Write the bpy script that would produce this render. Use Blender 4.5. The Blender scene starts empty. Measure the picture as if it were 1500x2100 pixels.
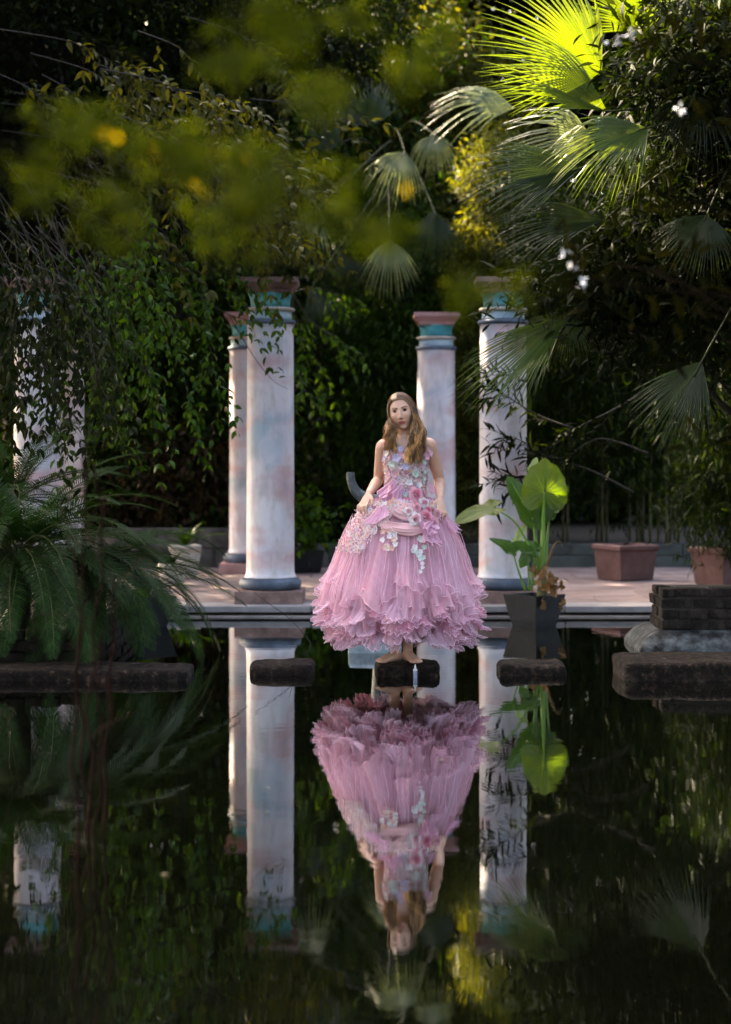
import bpy, bmesh, math, random
import numpy as np
from mathutils import Vector, Matrix, noise as mnoise

R = math.radians
SC = bpy.context.scene
COL = SC.collection
random.seed(7)
RNG = np.random.default_rng(11)

# ------------------------------------------------------------------ camera
F = 3729.0            # focal length in photograph pixels (1500 x 2100)
CAMZ = 1.34           # camera height above the water
HOR = 930.0           # horizon row
cam_d = bpy.data.cameras.new('camera')
cam = bpy.data.objects.new('camera', cam_d)
COL.objects.link(cam)
cam.location = (0, 0, CAMZ)
cam.rotation_euler = (R(90), 0, 0)
cam_d.sensor_fit = 'VERTICAL'
cam_d.sensor_height = 36.0
cam_d.lens = F / 2100 * 36
cam_d.shift_y = -(1050 - HOR) / 2100
cam_d.clip_start = 0.05
cam_d.clip_end = 3000
cam_d.dof.use_dof = True
cam_d.dof.focus_distance = 11.0
cam_d.dof.aperture_fstop = 1.7
SC.camera = cam

# ------------------------------------------------------------------ light
SUN_EL, SUN_AZ = R(36), R(-48)      # azimuth from +Y, negative = towards -X
world = bpy.data.worlds.new('World')
SC.world = world
world.use_nodes = True
wn = world.node_tree.nodes
wl = world.node_tree.links
sky = wn.new('ShaderNodeTexSky')
sky.sky_type = 'NISHITA'
sky.sun_disc = False
sky.sun_elevation = SUN_EL
sky.sun_rotation = SUN_AZ
sky.air_density = 0.8
sky.dust_density = 6.0
sky.ozone_density = 0.4
wl.new(sky.outputs[0], wn['Background'].inputs['Color'])
wn['Background'].inputs['Strength'].default_value = 0.15

sd = bpy.data.lights.new('sun', 'SUN')
sd.energy = 5.0
sd.angle = R(0.53)
sd.color = (1.0, 0.86, 0.66)
sun = bpy.data.objects.new('sun', sd)
COL.objects.link(sun)
SUNV = Vector((math.sin(SUN_AZ) * math.cos(SUN_EL), math.cos(SUN_AZ) * math.cos(SUN_EL), math.sin(SUN_EL)))
sun.rotation_euler = SUNV.to_track_quat('Z', 'Y').to_euler()
sun.location = SUNV * 40

SC.view_settings.view_transform = 'Standard'
SC.view_settings.look = 'None'
SC.view_settings.gamma = 1
SC.view_settings.use_curve_mapping = False
SC.view_settings.exposure = 3.7
SC.view_settings.use_white_balance = True
SC.view_settings.white_balance_temperature = 7300
SC.cycles.use_denoising = True
SC.cycles.max_bounces = 8
SC.cycles.diffuse_bounces = 3
SC.cycles.glossy_bounces = 4
SC.cycles.transmission_bounces = 4
SC.cycles.transparent_max_bounces = 24
SC.cycles.sample_clamp_indirect = 6
SC.cycles.caustics_reflective = False
SC.cycles.caustics_refractive = False


def P(px, py, D):
    """photograph pixel at distance D -> world point"""
    return Vector(((px - 750) / F * D, D, CAMZ - (py - HOR) / F * D))


# gaps cut into the leaf crowns so the low sun reaches single spots: (point, radius)
SHAFTS = [(P(x, y, D), r) for x, y, D, r in (
    (1130, 60, 12.6, .55), (1060, 110, 12.5, .35), (960, 190, 18.4, .25), (990, 640, 15.2, .10), (990, 720, 15.2, .16), (988, 800, 15.2, .05), (986, 935, 15.2, .04), (990, 1075, 15.2, .05), (1000, 1155, 15.2, .08),
    (474, 720, 19.1, .09), (474, 800, 19.1, .14), (478, 860, 19.1, .10), (866, 720, 19.1, .12), (862, 820, 19.1, .16), (862, 920, 19.1, .14), (865, 1000, 19.1, .1), (512, 945, 15.3, .03), (509, 1060, 15.3, .025), (600, 690, 15.4, .04),
    (1117, 985, 14.1, .13), (985, 1042, 14.0, .08), (690, 520, 22, .30), (640, 560, 22, .15), (980, 350, 21.0, .40), (985, 480, 21.0, .25), (1258, 1145, 17.85, .03), (1415, 1255, 12.3, .03),
    (890, 912, 11.1, .06), (868, 870, 11.1, .07), (900, 1000, 11.1, .05), (900, 60, 23, .5), (790, 300, 22, .2), (800, 760, 21.2, .12), (700, 860, 22, .08), (660, 800, 22, .07), (720, 760, 22, .06), (150, 860, 19.1, .12), (150, 760, 19.1, .08),
    (1400, 650, 18, .18), (1300, 640, 18, .1), (370, 320, 17, .12), (480, 330, 17, .25), (250, 270, 17, .1), (930, 60, 22, .4), (560, 1230, 15.2, .05))]
_sv = np.array(tuple(SUNV))


def shaft_keep(pos, base=(0, 0, 0)):
    '''False for leaves that would stand in one of the gaps'''
    w = np.asarray(pos) + np.array(tuple(base))
    keep = np.ones(len(w), dtype=bool)
    for c, r in SHAFTS:
        d = w - np.array(tuple(c))
        t = d @ _sv
        q = np.linalg.norm(d - t[:, None] * _sv, axis=1)
        keep &= ~((t > .35) & (q < r))
    return keep


# ------------------------------------------------------------------ materials
MATS = {}


def nodes_of(name):
    m = bpy.data.materials.new(name)
    m.use_nodes = True
    nt = m.node_tree
    b = nt.nodes['Principled BSDF']
    return m, nt, b


def ramp(nt, fac, stops):
    r = nt.nodes.new('ShaderNodeValToRGB')
    els = r.color_ramp.elements
    while len(els) < len(stops):
        els.new(0.5)
    for e, (p, c) in zip(els, stops):
        e.position = p
        e.color = (c[0], c[1], c[2], 1)
    nt.links.new(fac, r.inputs['Fac'])
    return r.outputs['Color']


def coords(nt, scale=(1, 1, 1), obj=True, rnd=False):
    tc = nt.nodes.new('ShaderNodeTexCoord')
    mp = nt.nodes.new('ShaderNodeMapping')
    mp.inputs['Scale'].default_value = scale
    src = tc.outputs['Object']
    if rnd:
        oi = nt.nodes.new('ShaderNodeObjectInfo')
        mu = nt.nodes.new('ShaderNodeVectorMath')
        mu.operation = 'SCALE'
        cb = nt.nodes.new('ShaderNodeCombineXYZ')
        for k in range(3):
            nt.links.new(oi.outputs['Random'], cb.inputs[k])
        nt.links.new(cb.outputs[0], mu.inputs[0])
        mu.inputs['Scale'].default_value = 37.0
        ad = nt.nodes.new('ShaderNodeVectorMath')
        nt.links.new(src, ad.inputs[0])
        nt.links.new(mu.outputs[0], ad.inputs[1])
        src = ad.outputs[0]
    nt.links.new(src, mp.inputs['Vector'])
    return mp.outputs['Vector']


def noise(nt, vec, scale, detail=6, rough=0.6, dist=0.0):
    n = nt.nodes.new('ShaderNodeTexNoise')
    n.inputs['Scale'].default_value = scale
    n.inputs['Detail'].default_value = detail
    n.inputs['Roughness'].default_value = rough
    n.inputs['Distortion'].default_value = dist
    if vec is not None:
        nt.links.new(vec, n.inputs['Vector'])
    return n.outputs['Fac']


def mixc(nt, fac, a, b, mode='MIX'):
    m = nt.nodes.new('ShaderNodeMix')
    m.data_type = 'RGBA'
    m.blend_type = mode
    for s, v in ((0, fac), (6, a), (7, b)):
        if hasattr(v, 'is_output') or isinstance(v, bpy.types.NodeSocket):
            nt.links.new(v, m.inputs[s])
        elif s == 0:
            m.inputs[0].default_value = v
        else:
            m.inputs[s].default_value = (v[0], v[1], v[2], 1)
    return m.outputs[2]


def bump(nt, b, h, strength=0.4, dist=0.02):
    bp = nt.nodes.new('ShaderNodeBump')
    bp.inputs['Strength'].default_value = strength
    bp.inputs['Distance'].default_value = dist
    nt.links.new(h, bp.inputs['Height'])
    nt.links.new(bp.outputs['Normal'], b.inputs['Normal'])


def mat_rough(name, stops, scale=6, vscale=(1, 1, 1), rough=0.8, bstr=0.5, bdist=0.01, rnd=False, bscale=None, spec=0.3):
    """mottled matt surface"""
    if name in MATS:
        return MATS[name]
    m, nt, b = nodes_of(name)
    v = coords(nt, vscale, rnd=rnd)
    f = noise(nt, v, scale)
    c = ramp(nt, f, stops)
    nt.links.new(c, b.inputs['Base Color'])
    b.inputs['Roughness'].default_value = rough
    b.inputs['Specular IOR Level'].default_value = spec
    bump(nt, b, noise(nt, v, bscale or scale * 5, 8, 0.65), bstr, bdist)
    MATS[name] = m
    return m


def mat_leaf(name, dark, mid, light, trans=0.35, rough=0.45, tcol=None, spec=0.08):
    """leaf: colour varies per leaf, light passes through"""
    if name in MATS:
        return MATS[name]
    m, nt, b = nodes_of(name)
    g = nt.nodes.new('ShaderNodeNewGeometry')
    v = coords(nt)
    n = noise(nt, v, 1.3, 3)
    mm = nt.nodes.new('ShaderNodeMath')
    mm.operation = 'MULTIPLY_ADD'
    nt.links.new(g.outputs['Random Per Island'], mm.inputs[0])
    mm.inputs[1].default_value = 0.55
    nt.links.new(n, mm.inputs[2])
    m2 = nt.nodes.new('ShaderNodeMath')
    m2.operation = 'SUBTRACT'
    nt.links.new(mm.outputs[0], m2.inputs[0])
    m2.inputs[1].default_value = 0.25
    c = ramp(nt, m2.outputs[0], [(0.1, dark), (0.5, mid), (0.9, light)])
    nt.links.new(c, b.inputs['Base Color'])
    b.inputs['Roughness'].default_value = rough
    b.inputs['Specular IOR Level'].default_value = spec
    t = nt.nodes.new('ShaderNodeBsdfTranslucent')
    tc = mixc(nt, 1.0, c, tcol or (1.9, 1.7, 0.5), 'MULTIPLY')
    nt.links.new(tc, t.inputs['Color'])
    mx = nt.nodes.new('ShaderNodeMixShader')
    mx.inputs[0].default_value = trans
    nt.links.new(b.outputs[0], mx.inputs[1])
    nt.links.new(t.outputs[0], mx.inputs[2])
    nt.links.new(mx.outputs[0], nt.nodes['Material Output'].inputs['Surface'])
    MATS[name] = m
    return m


def mat_plain(name, col, rough=0.6, spec=0.4, var=0.25, scale=8, **kw):
    d = tuple(c * (1 - var) for c in col)
    l = tuple(min(1, c * (1 + var)) for c in col)
    return mat_rough(name, [(0.3, d), (0.7, l)], scale, rough=rough, spec=spec, **kw)


# ------------------------------------------------------------------ mesh helpers
def link(name, me, mat=None, parent=None, loc=None, rot=None):
    o = bpy.data.objects.new(name, me)
    COL.objects.link(o)
    if mat is not None and me is not None and len(me.materials) == 0:
        for x in (mat if isinstance(mat, (list, tuple)) else [mat]):
            me.materials.append(x)
    if parent is not None:
        o.parent = parent
    if loc is not None:
        o.location = loc
    if rot is not None:
        o.rotation_euler = rot
    return o


def mesh_np(name, v, f, smooth=False):
    """v (n,3) array, f (m,k) array of one polygon size or list of faces"""
    me = bpy.data.meshes.new(name)
    if isinstance(f, np.ndarray):
        n, k = f.shape
        me.vertices.add(len(v))
        me.vertices.foreach_set('co', np.ascontiguousarray(v, dtype=np.float32).ravel())
        me.loops.add(n * k)
        me.loops.foreach_set('vertex_index', np.ascontiguousarray(f, dtype=np.int32).ravel())
        me.polygons.add(n)
        me.polygons.foreach_set('loop_start', np.arange(0, n * k, k, dtype=np.int32))
        me.update(calc_edges=True)
    else:
        me.from_pydata([tuple(x) for x in v], [], f)
        me.update()
    if smooth:
        me.polygons.foreach_set('use_smooth', np.ones(len(me.polygons), dtype=bool))
    return me


class MB:
    """collects shapes into one mesh"""

    def __init__(self):
        self.v, self.f, self.m, self.s = [], [], [], []

    def add(self, vs, fs, mi=0, smooth=False):
        o = len(self.v)
        self.v += [tuple(x) for x in vs]
        self.f += [tuple(i + o for i in q) for q in fs]
        self.m += [mi] * len(fs)
        self.s += [smooth] * len(fs)

    def box(self, a, b, mi=0, jit=0.0):
        (x0, y0, z0), (x1, y1, z1) = a, b
        vs = [(x, y, z) for z in (z0, z1) for (x, y) in ((x0, y0), (x1, y0), (x1, y1), (x0, y1))]
        if jit:
            vs = [tuple(c + random.uniform(-jit, jit) for c in q) for q in vs]
        self.add(vs, [(3, 2, 1, 0), (4, 5, 6, 7), (0, 1, 5, 4), (1, 2, 6, 5), (2, 3, 7, 6), (3, 0, 4, 7)], mi)

    def lathe(self, prof, n=32, c=(0, 0, 0), mi=0, cap=True, smooth=True):
        vs, fs = [], []
        for (r, z) in prof:
            for k in range(n):
                a = 2 * math.pi * k / n
                vs.append((c[0] + r * math.cos(a), c[1] + r * math.sin(a), c[2] + z))
        for i in range(len(prof) - 1):
            for k in range(n):
                k2 = (k + 1) % n
                fs.append((i * n + k, i * n + k2, (i + 1) * n + k2, (i + 1) * n + k))
        if cap:
            fs.append(tuple(range(n - 1, -1, -1)))
            fs.append(tuple((len(prof) - 1) * n + k for k in range(n)))
        self.add(vs, fs, mi, smooth)

    def tube(self, pts, rad, n=6, mi=0, cap=True):
        pts = [Vector(p) for p in pts]
        if not isinstance(rad, (list, tuple)):
            rad = [rad] * len(pts)
        vs, fs = [], []
        prev = None
        for i, p in enumerate(pts):
            t = (pts[min(i + 1, len(pts) - 1)] - pts[max(i - 1, 0)])
            t = t.normalized() if t.length > 1e-9 else Vector((0, 0, 1))
            if prev is None:
                u = t.orthogonal().normalized()
            else:
                u = (prev - t * prev.dot(t))
                u = u.normalized() if u.length > 1e-6 else t.orthogonal().normalized()
            prev = u
            w = t.cross(u)
            for k in range(n):
                a = 2 * math.pi * k / n
                vs.append(p + (u * math.cos(a) + w * math.sin(a)) * rad[i])
        for i in range(len(pts) - 1):
            for k in range(n):
                k2 = (k + 1) % n
                fs.append((i * n + k, i * n + k2, (i + 1) * n + k2, (i + 1) * n + k))
        if cap:
            fs.append(tuple(range(n - 1, -1, -1)))
            fs.append(tuple((len(pts) - 1) * n + k for k in range(n)))
        self.add(vs, fs, mi, True)

    def mesh(self, name):
        me = bpy.data.meshes.new(name)
        me.from_pydata(self.v, [], self.f)
        me.polygons.foreach_set('material_index', self.m)
        me.polygons.foreach_set('use_smooth', self.s)
        me.update()
        return me

    def build(self, name, mat=None, parent=None, loc=None, rot=None, bevel=0, seg=2):
        o = link(name, self.mesh(name), mat, parent, loc, rot)
        if bevel:
            bake_bevel(o.data, bevel, seg)
        return o


def bake_bevel(me, w, seg=2):
    bm = bmesh.new()
    bm.from_mesh(me)
    bmesh.ops.bevel(bm, geom=[e for e in bm.edges if len(e.link_faces) == 2 and e.calc_face_angle() > 0.5], offset=w,
                    segments=seg, profile=0.6, affect='EDGES', clamp_overlap=True)
    bm.to_mesh(me)
    bm.free()
    me.update()


def rock(name, size, amp=0.02, freq=4, sub=5, mat=None, parent=None, loc=None, seed=0, taper=0.05, rnd=0.25):
    """rounded rough block, base at z=0; returns object"""
    bm = bmesh.new()
    bmesh.ops.create_cube(bm, size=1)
    bmesh.ops.subdivide_edges(bm, edges=bm.edges[:], cuts=sub * 2, use_grid_fill=True)
    sx, sy, sz = size
    r = min(sx, sy, sz) * rnd
    for v in bm.verts:
        q = Vector((v.co.x * sx, v.co.y * sy, v.co.z * sz))
        inner = Vector((max(-sx / 2 + r, min(sx / 2 - r, q.x)), max(-sy / 2 + r, min(sy / 2 - r, q.y)),
                        max(-sz / 2 + r, min(sz / 2 - r, q.z))))
        d = q - inner
        if d.length > 1e-6:
            q = inner + d.normalized() * r
        n = mnoise.fractal(q * freq + Vector((seed * 7.3, seed * 3.1, 0)), 0.9, 2.1, 5)
        n2 = mnoise.noise(q * freq * 0.4 + Vector((seed * 1.3, 5, seed)))
        dr = (d.normalized() if d.length > 1e-6 else Vector((0, 0, 1)))
        q += dr * (n * amp + n2 * amp * 1.2)
        q.z += sz / 2
        v.co = q
    me = bpy.data.meshes.new(name)
    bm.to_mesh(me)
    bm.free()
    me.polygons.foreach_set('use_smooth', np.ones(len(me.polygons), dtype=bool))
    return link(name, me, mat, parent, loc)


def tag(o, label=None, cat=None, group=None, kind=None):
    if label:
        o['label'] = label
    if cat:
        o['category'] = cat
    if group:
        o['group'] = group
    if kind:
        o['kind'] = kind
    return o


def thing(name, label, cat, loc=(0, 0, 0), rotz=0, group=None):
    o = bpy.data.objects.new(name, None)
    COL.objects.link(o)
    o.empty_display_size = 0.1
    o.location = loc
    o.rotation_euler = (0, 0, rotz)
    return tag(o, label, cat, group)


def copy_tree(src, loc, rotz=0, label=None):
    r = src.copy()
    COL.objects.link(r)
    r.location = loc
    r.rotation_euler = (0, 0, rotz)
    if label:
        r['label'] = label
    for ch in list(src.children):
        c = ch.copy()
        COL.objects.link(c)
        c.parent = r
        for g in list(ch.children):
            d = g.copy()
            COL.objects.link(d)
            d.parent = c
    return r


# ---- leaves in bulk -------------------------------------------------------
def unit(a):
    return a / np.maximum(np.linalg.norm(a, axis=1, keepdims=True), 1e-9)


def leaf_arrays(pos, dirs, length, width, fold=0.15, curl=0.2, fine=False, rng=RNG, up=None):
    """arrays for leaves starting at pos, pointing along dirs"""
    n = len(pos)
    d = unit(dirs)
    if up is None:
        up = rng.normal(size=(n, 3)) * 0.5 + np.array([0, 0, 1.0])
    side = unit(np.cross(d, up))
    nrm = unit(np.cross(side, d))
    L = np.broadcast_to(np.asarray(length, dtype=float), (n,))[:, None]
    W = np.broadcast_to(np.asarray(width, dtype=float), (n,))[:, None]
    if not fine:
        v = np.empty((n, 4, 3))
        v[:, 0] = pos
        v[:, 1] = pos + d * L * 0.45 + side * W * 0.5 + nrm * W * fold
        v[:, 2] = pos + d * L - nrm * L * curl
        v[:, 3] = pos + d * L * 0.45 - side * W * 0.5 + nrm * W * fold
        f = np.array([[0, 1, 2, 3]]) + (np.arange(n) * 4)[:, None]
        return v.reshape(-1, 3), f
    v = np.empty((n, 8, 3))
    for k, (t, w) in enumerate(((0.0, 0.08), (0.35, 0.5), (0.7, 0.36), (1.0, 0.02))):
        c = pos + d * L * t - nrm * L * curl * t * t
        v[:, 2 * k] = c + side * W * w + nrm * W * fold * (1 if 0 < k < 3 else 0)
        v[:, 2 * k + 1] = c - side * W * w + nrm * W * fold * (1 if 0 < k < 3 else 0)
    q = np.array([[0, 1, 3, 2], [2, 3, 5, 4], [4, 5, 7, 6]])
    f = (q[None] + (np.arange(n) * 8)[:, None, None]).reshape(-1, 4)
    return v.reshape(-1, 3), f


def leaf_mesh(name, *a, **k):
    v, f = leaf_arrays(*a, **k)
    return mesh_np(name, v, f)
# ================================================================== setting
soil = mat_rough('soil', [(0.3, (0.012, 0.009, 0.006)), (0.6, (0.035, 0.026, 0.017)), (0.8, (0.06, 0.045, 0.03))], 5, bstr=0.9, bdist=0.05)
X0, X1, Y0, YE, YW = -4.6, 4.6, -5.0, 14.95, 20.0     # pond sides, pond back edge, terrace back


def make_ground():
    B = 400
    z = 0.28
    v, f = [], []
    xs = [-B, -60, -20, X0, X1, 20, 60, B]
    ys = [-B, -60, Y0, YW + 0.15, 60, B]
    idx = {}
    for j, y in enumerate(ys):
        for i, x in enumerate(xs):
            idx[(i, j)] = len(v)
            v.append((x, y, z))
    for j in range(len(ys) - 1):
        for i in range(len(xs) - 1):
            if i == 3 and j == 2:
                continue
            f.append((idx[(i, j)], idx[(i + 1, j)], idx[(i + 1, j + 1)], idx[(i, j + 1)]))
    # pond basin
    c = [idx[(3, 2)], idx[(4, 2)], idx[(4, 3)], idx[(3, 3)]]
    o = len(v)
    for q in c:
        v.append((v[q][0], v[q][1], -0.6))
    for k in range(4):
        k2 = (k + 1) % 4
        f.append((c[k], o + k, o + k2, c[k2]))
    f.append((o, o + 1, o + 2, o + 3))
    me = bpy.data.meshes.new('ground')
    me.from_pydata(v, [], f)
    me.update()
    return tag(link('ground', me, soil), kind='structure')


make_ground()

# ---- near banks beside the viewer
for bx0, bx1, by0, by1 in ((1.35, X1 + .02, Y0 - .02, 5.6), (X0 - .02, -1.08, Y0 - .02, 4.2)):
    bm = bmesh.new()
    bmesh.ops.create_grid(bm, x_segments=24, y_segments=40, size=.5)
    for v in bm.verts:
        u, w_ = v.co.x + .5, v.co.y + .5
        e = min(1, min(u if bx0 > 0 else 1 - u, 1 - w_) * 7)
        q = Vector((bx0 + (bx1 - bx0) * u, by0 + (by1 - by0) * w_, -.5 + .76 * e ** .5))
        v.co = q + mnoise.noise_vector(q * 2.3) * .04 * Vector((1, 1, .8)).length * .6
    me = bpy.data.meshes.new('bank')
    bm.to_mesh(me)
    bm.free()
    me.polygons.foreach_set('use_smooth', [True] * len(me.polygons))
    tag(link('bank', me, soil), kind='structure')

# ---- water
m, nt, b = nodes_of('pond_water')
tc = nt.nodes.new('ShaderNodeTexCoord')
mp = nt.nodes.new('ShaderNodeMapping')
mp.inputs['Scale'].default_value = (1.6, 3.2, 1)
nt.links.new(tc.outputs['Object'], mp.inputs['Vector'])
n1 = noise(nt, mp.outputs[0], 2.2, 3, 0.5, 0.4)
n2 = noise(nt, mp.outputs[0], 9.0, 2, 0.5)
ad = nt.nodes.new('ShaderNodeMath')
ad.operation = 'MULTIPLY_ADD'
nt.links.new(n2, ad.inputs[0])
ad.inputs[1].default_value = 0.12
nt.links.new(n1, ad.inputs[2])
bp = nt.nodes.new('ShaderNodeBump')
bp.inputs['Strength'].default_value = 0.20
bp.inputs['Distance'].default_value = 0.0021
nt.links.new(ad.outputs[0], bp.inputs['Height'])
dif = nt.nodes.new('ShaderNodeBsdfDiffuse')
dif.inputs['Color'].default_value = (0.0015, 0.0018, 0.001, 1)
gl = nt.nodes.new('ShaderNodeBsdfGlossy')
gl.inputs['Roughness'].default_value = 0.0
gl.inputs['Color'].default_value = (0.92, 0.93, 0.92, 1)
nt.links.new(bp.outputs[0], gl.inputs['Normal'])
fr = nt.nodes.new('ShaderNodeFresnel')
fr.inputs['IOR'].default_value = 1.75
nt.links.new(bp.outputs[0], fr.inputs['Normal'])
mx = nt.nodes.new('ShaderNodeMixShader')
ml = nt.nodes.new('ShaderNodeMath')
ml.operation = 'MULTIPLY_ADD'
nt.links.new(fr.outputs[0], ml.inputs[0])
ml.inputs[1].default_value = 0.70
ml.inputs[2].default_value = 0.30
nt.links.new(ml.outputs[0], mx.inputs[0])
nt.links.new(dif.outputs[0], mx.inputs[1])
nt.links.new(gl.outputs[0], mx.inputs[2])
nt.links.new(mx.outputs[0], nt.nodes['Material Output'].inputs['Surface'])
WATER = m
w = mesh_np('pond_water', np.array([(X0, Y0, 0), (X1, Y0, 0), (X1, YE + 0.1, 0), (X0, YE + 0.1, 0)]), np.array([[0, 1, 2, 3]]))
tag(link('pond_water', w, WATER), kind='structure')

# ---- terrace
pink = mat_rough('pink_paving', [(0.25, (0.085, 0.056, 0.052)), (0.5, (0.18, 0.125, 0.117)), (0.75, (0.28, 0.225, 0.215))], 2.2, rough=0.75, bstr=0.35, bdist=0.006, rnd=True, spec=0.4)
copm = mat_rough('coping_concrete', [(0.25, (0.14, 0.125, 0.125)), (0.6, (0.28, 0.26, 0.26)), (0.8, (0.40, 0.375, 0.37))], 3.5, rough=0.7, bstr=0.4, bdist=0.006, rnd=True, spec=0.4)
dampm = mat_rough('damp_concrete', [(0.3, (0.03, 0.028, 0.026)), (0.7, (0.11, 0.10, 0.095))], 5, (1, 1, 3), rough=0.6, bstr=0.6)
TZ = 0.09
tb = MB()
tb.box((X0, YE + 0.09, -0.6), (X1, YW, TZ - 0.03))
terrace = tag(tb.build('terrace', dampm), kind='structure')
# coping stones along the pond
xx = X0
cs_meshes = []
for L in (0.92, 1.04, 1.16):
    q = MB()
    q.box((0, 0, -0.052), (L - 0.008, 0.42, 0))
    me = q.mesh('coping_stone')
    me.materials.append(copm)
    bake_bevel(me, 0.012, 3)
    cs_meshes.append((L, me))
k = 0
while xx < X1 - 0.9:
    L, me = cs_meshes[(k * 7 + 1) % 3]
    link('coping_stone', me, None, terrace, (xx, YE - 0.05, TZ + random.uniform(-0.003, 0.003)))
    xx += L
    k += 1
# ledge just above the water
q = MB()
q.box((X0, YE - 0.10, -0.5), (X1, YE + 0.09, 0.012))
q.build('ledge', mat_rough('ledge_concrete', [(0.3, (0.16, 0.13, 0.12)), (0.7, (0.34, 0.29, 0.27))], 4, rough=0.5), terrace, bevel=0.008)
# slabs
sl_meshes = []
for (L, W) in ((0.9, 0.62), (1.2, 0.62)):
    q = MB()
    q.box((0, 0, -0.03), (L - 0.007, W - 0.007, 0))
    me = q.mesh('paving_slab')
    me.materials.append(pink)
    bake_bevel(me, 0.005, 1)
    sl_meshes.append((L, me))
y = YE + 0.372
row = 0
while y < YW - 0.3:
    x = X0 - 0.45 * (row % 2)
    while x < X1 - 0.3:
        L, me = sl_meshes[random.random() < 0.45]
        link('paving_slab', me, None, terrace, (x, y, TZ - 0.004 + random.uniform(-0.003, 0.002)))
        x += L
    y += 0.62
    row += 1

# ---- low walls behind the terrace, laid in blocks
blockm = mat_rough('grey_block', [(0.25, (0.03, 0.029, 0.029)), (0.5, (0.075, 0.072, 0.072)), (0.8, (0.15, 0.14, 0.135))], 7, rough=0.85, bstr=0.7, bdist=0.01, rnd=True)
greenm = mat_rough('green_render', [(0.25, (0.018, 0.021, 0.018)), (0.5, (0.042, 0.05, 0.045)), (0.8, (0.085, 0.092, 0.083))], 5, rough=0.8, bstr=0.6, rnd=True)


def block_wall(name, label, x0, x1, y, courses, bl, bh, mat, core=0.2):
    w = thing(name, label, 'wall', (x0, y, TZ - 0.01))
    q = MB()
    q.box((0, 0.02, -0.2), (x1 - x0, core, courses * bh - 0.012))
    q.build('core', dampm, w)
    q = MB()
    q.box((0, 0, 0), (bl - 0.012, core + 0.01, bh - 0.012))
    me = q.mesh('block')
    bake_bevel(me, 0.012, 2)
    me.materials.append(mat)
    for c in range(courses):
        x = -(bl / 2) * (c % 2)
        while x < x1 - x0 - bl * 0.4:
            o = link('block', me, None, w, (max(x, 0) + random.uniform(-.003, .003), random.uniform(-0.012, 0.006), c * bh))
            if x < 0:
                o.scale.x = (bl + x) / bl
            x += bl
    return w


block_wall('block_wall', 'low grey block wall behind the terrace to the left of the back columns', -4.6, -0.55, YW, 2, 0.42, 0.225, blockm)
block_wall('block_wall', 'low mossy green wall at the back of the terrace behind the terracotta planters', -0.53, 4.6, YW + 0.02, 2, 0.62, 0.14, greenm)
q = MB()
q.box((-4.6, YW + 0.24, 0.28), (4.6, 40, 0.31))
tag(q.build('bed_soil', soil), kind='structure')

# ---- columns
m, nt, b = nodes_of('painted_marble')
v = coords(nt, (1, 1, 1.5), rnd=True)
n = noise(nt, v, 1.9, 3, 0.5, 0.6)
n2 = noise(nt, coords(nt, (0.8, 0.8, 1.7), rnd=True), 2.1, 4, 0.5, 0.2)
n3 = noise(nt, coords(nt, (1, 1, 0.3)), 14, 5, 0.6)
c0 = ramp(nt, n, [(0.32, (0.36, 0.45, 0.53)), (0.47, (0.60, 0.57, 0.62)), (0.62, (0.68, 0.63, 0.65))])
pk = ramp(nt, n2, [(0.49, (0, 0, 0)), (0.66, (1, 1, 1))])
pm = nt.nodes.new('ShaderNodeMath')
pm.operation = 'MULTIPLY'
nt.links.new(pk, pm.inputs[0])
pm.inputs[1].default_value = 0.75
c1 = mixc(nt, pm.outputs[0], c0, (0.54, 0.29, 0.29))
dirt = ramp(nt, n3, [(0.46, (0, 0, 0)), (0.74, (1, 1, 1))])
dm = nt.nodes.new('ShaderNodeMath')
dm.operation = 'MULTIPLY'
nt.links.new(dirt, dm.inputs[0])
dm.inputs[1].default_value = 0.55
c2 = mixc(nt, dm.outputs[0], c1, (0.30, 0.26, 0.22))
nt.links.new(c2, b.inputs['Base Color'])
b.inputs['Roughness'].default_value = 0.42
b.inputs['Specular IOR Level'].default_value = 0.4
bump(nt, b, noise(nt, coords(nt), 30, 6, 0.6), 0.25, 0.006)
MARBLE = m
torusm = mat_rough('slate_blue_paint', [(0.3, (0.035, 0.05, 0.075)), (0.55, (0.075, 0.10, 0.14)), (0.8, (0.16, 0.20, 0.25))], 6, rough=0.5, bstr=0.4, rnd=True)
plinthm = mat_rough('brown_pink_stone', [(0.3, (0.11, 0.065, 0.055)), (0.6, (0.24, 0.15, 0.13)), (0.8, (0.36, 0.26, 0.23))], 7, rough=0.75, bstr=0.5, rnd=True)
pinkpl = mat_rough('pink_stone', [(0.3, (0.30, 0.15, 0.14)), (0.7, (0.48, 0.28, 0.26))], 6, rough=0.7, bstr=0.4, rnd=True)
turq = mat_rough('turquoise_paint', [(0.3, (0.03, 0.20, 0.24)), (0.55, (0.07, 0.36, 0.40)), (0.75, (0.30, 0.48, 0.46))], 5, rough=0.5, bstr=0.3, rnd=True)
palebl = mat_rough('pale_blue_paint', [(0.3, (0.24, 0.36, 0.44)), (0.6, (0.45, 0.58, 0.64)), (0.8, (0.62, 0.64, 0.62))], 6, rough=0.5, bstr=0.3, rnd=True)
creamm = mat_rough('cream_stone', [(0.3, (0.26, 0.22, 0.18)), (0.7, (0.55, 0.49, 0.42))], 8, rough=0.65, bstr=0.4, rnd=True)


def chamfer_slab(q, z0, z1, h0, h1, bev=0.01):
    vs = [(-h0, -h0, z0), (h0, -h0, z0), (h0, h0, z0), (-h0, h0, z0), (-h1, -h1, z1), (h1, -h1, z1), (h1, h1, z1), (-h1, h1, z1)]
    q.add(vs, [(3, 2, 1, 0), (4, 5, 6, 7), (0, 1, 5, 4), (1, 2, 6, 5), (2, 3, 7, 6), (3, 0, 4, 7)])


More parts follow.
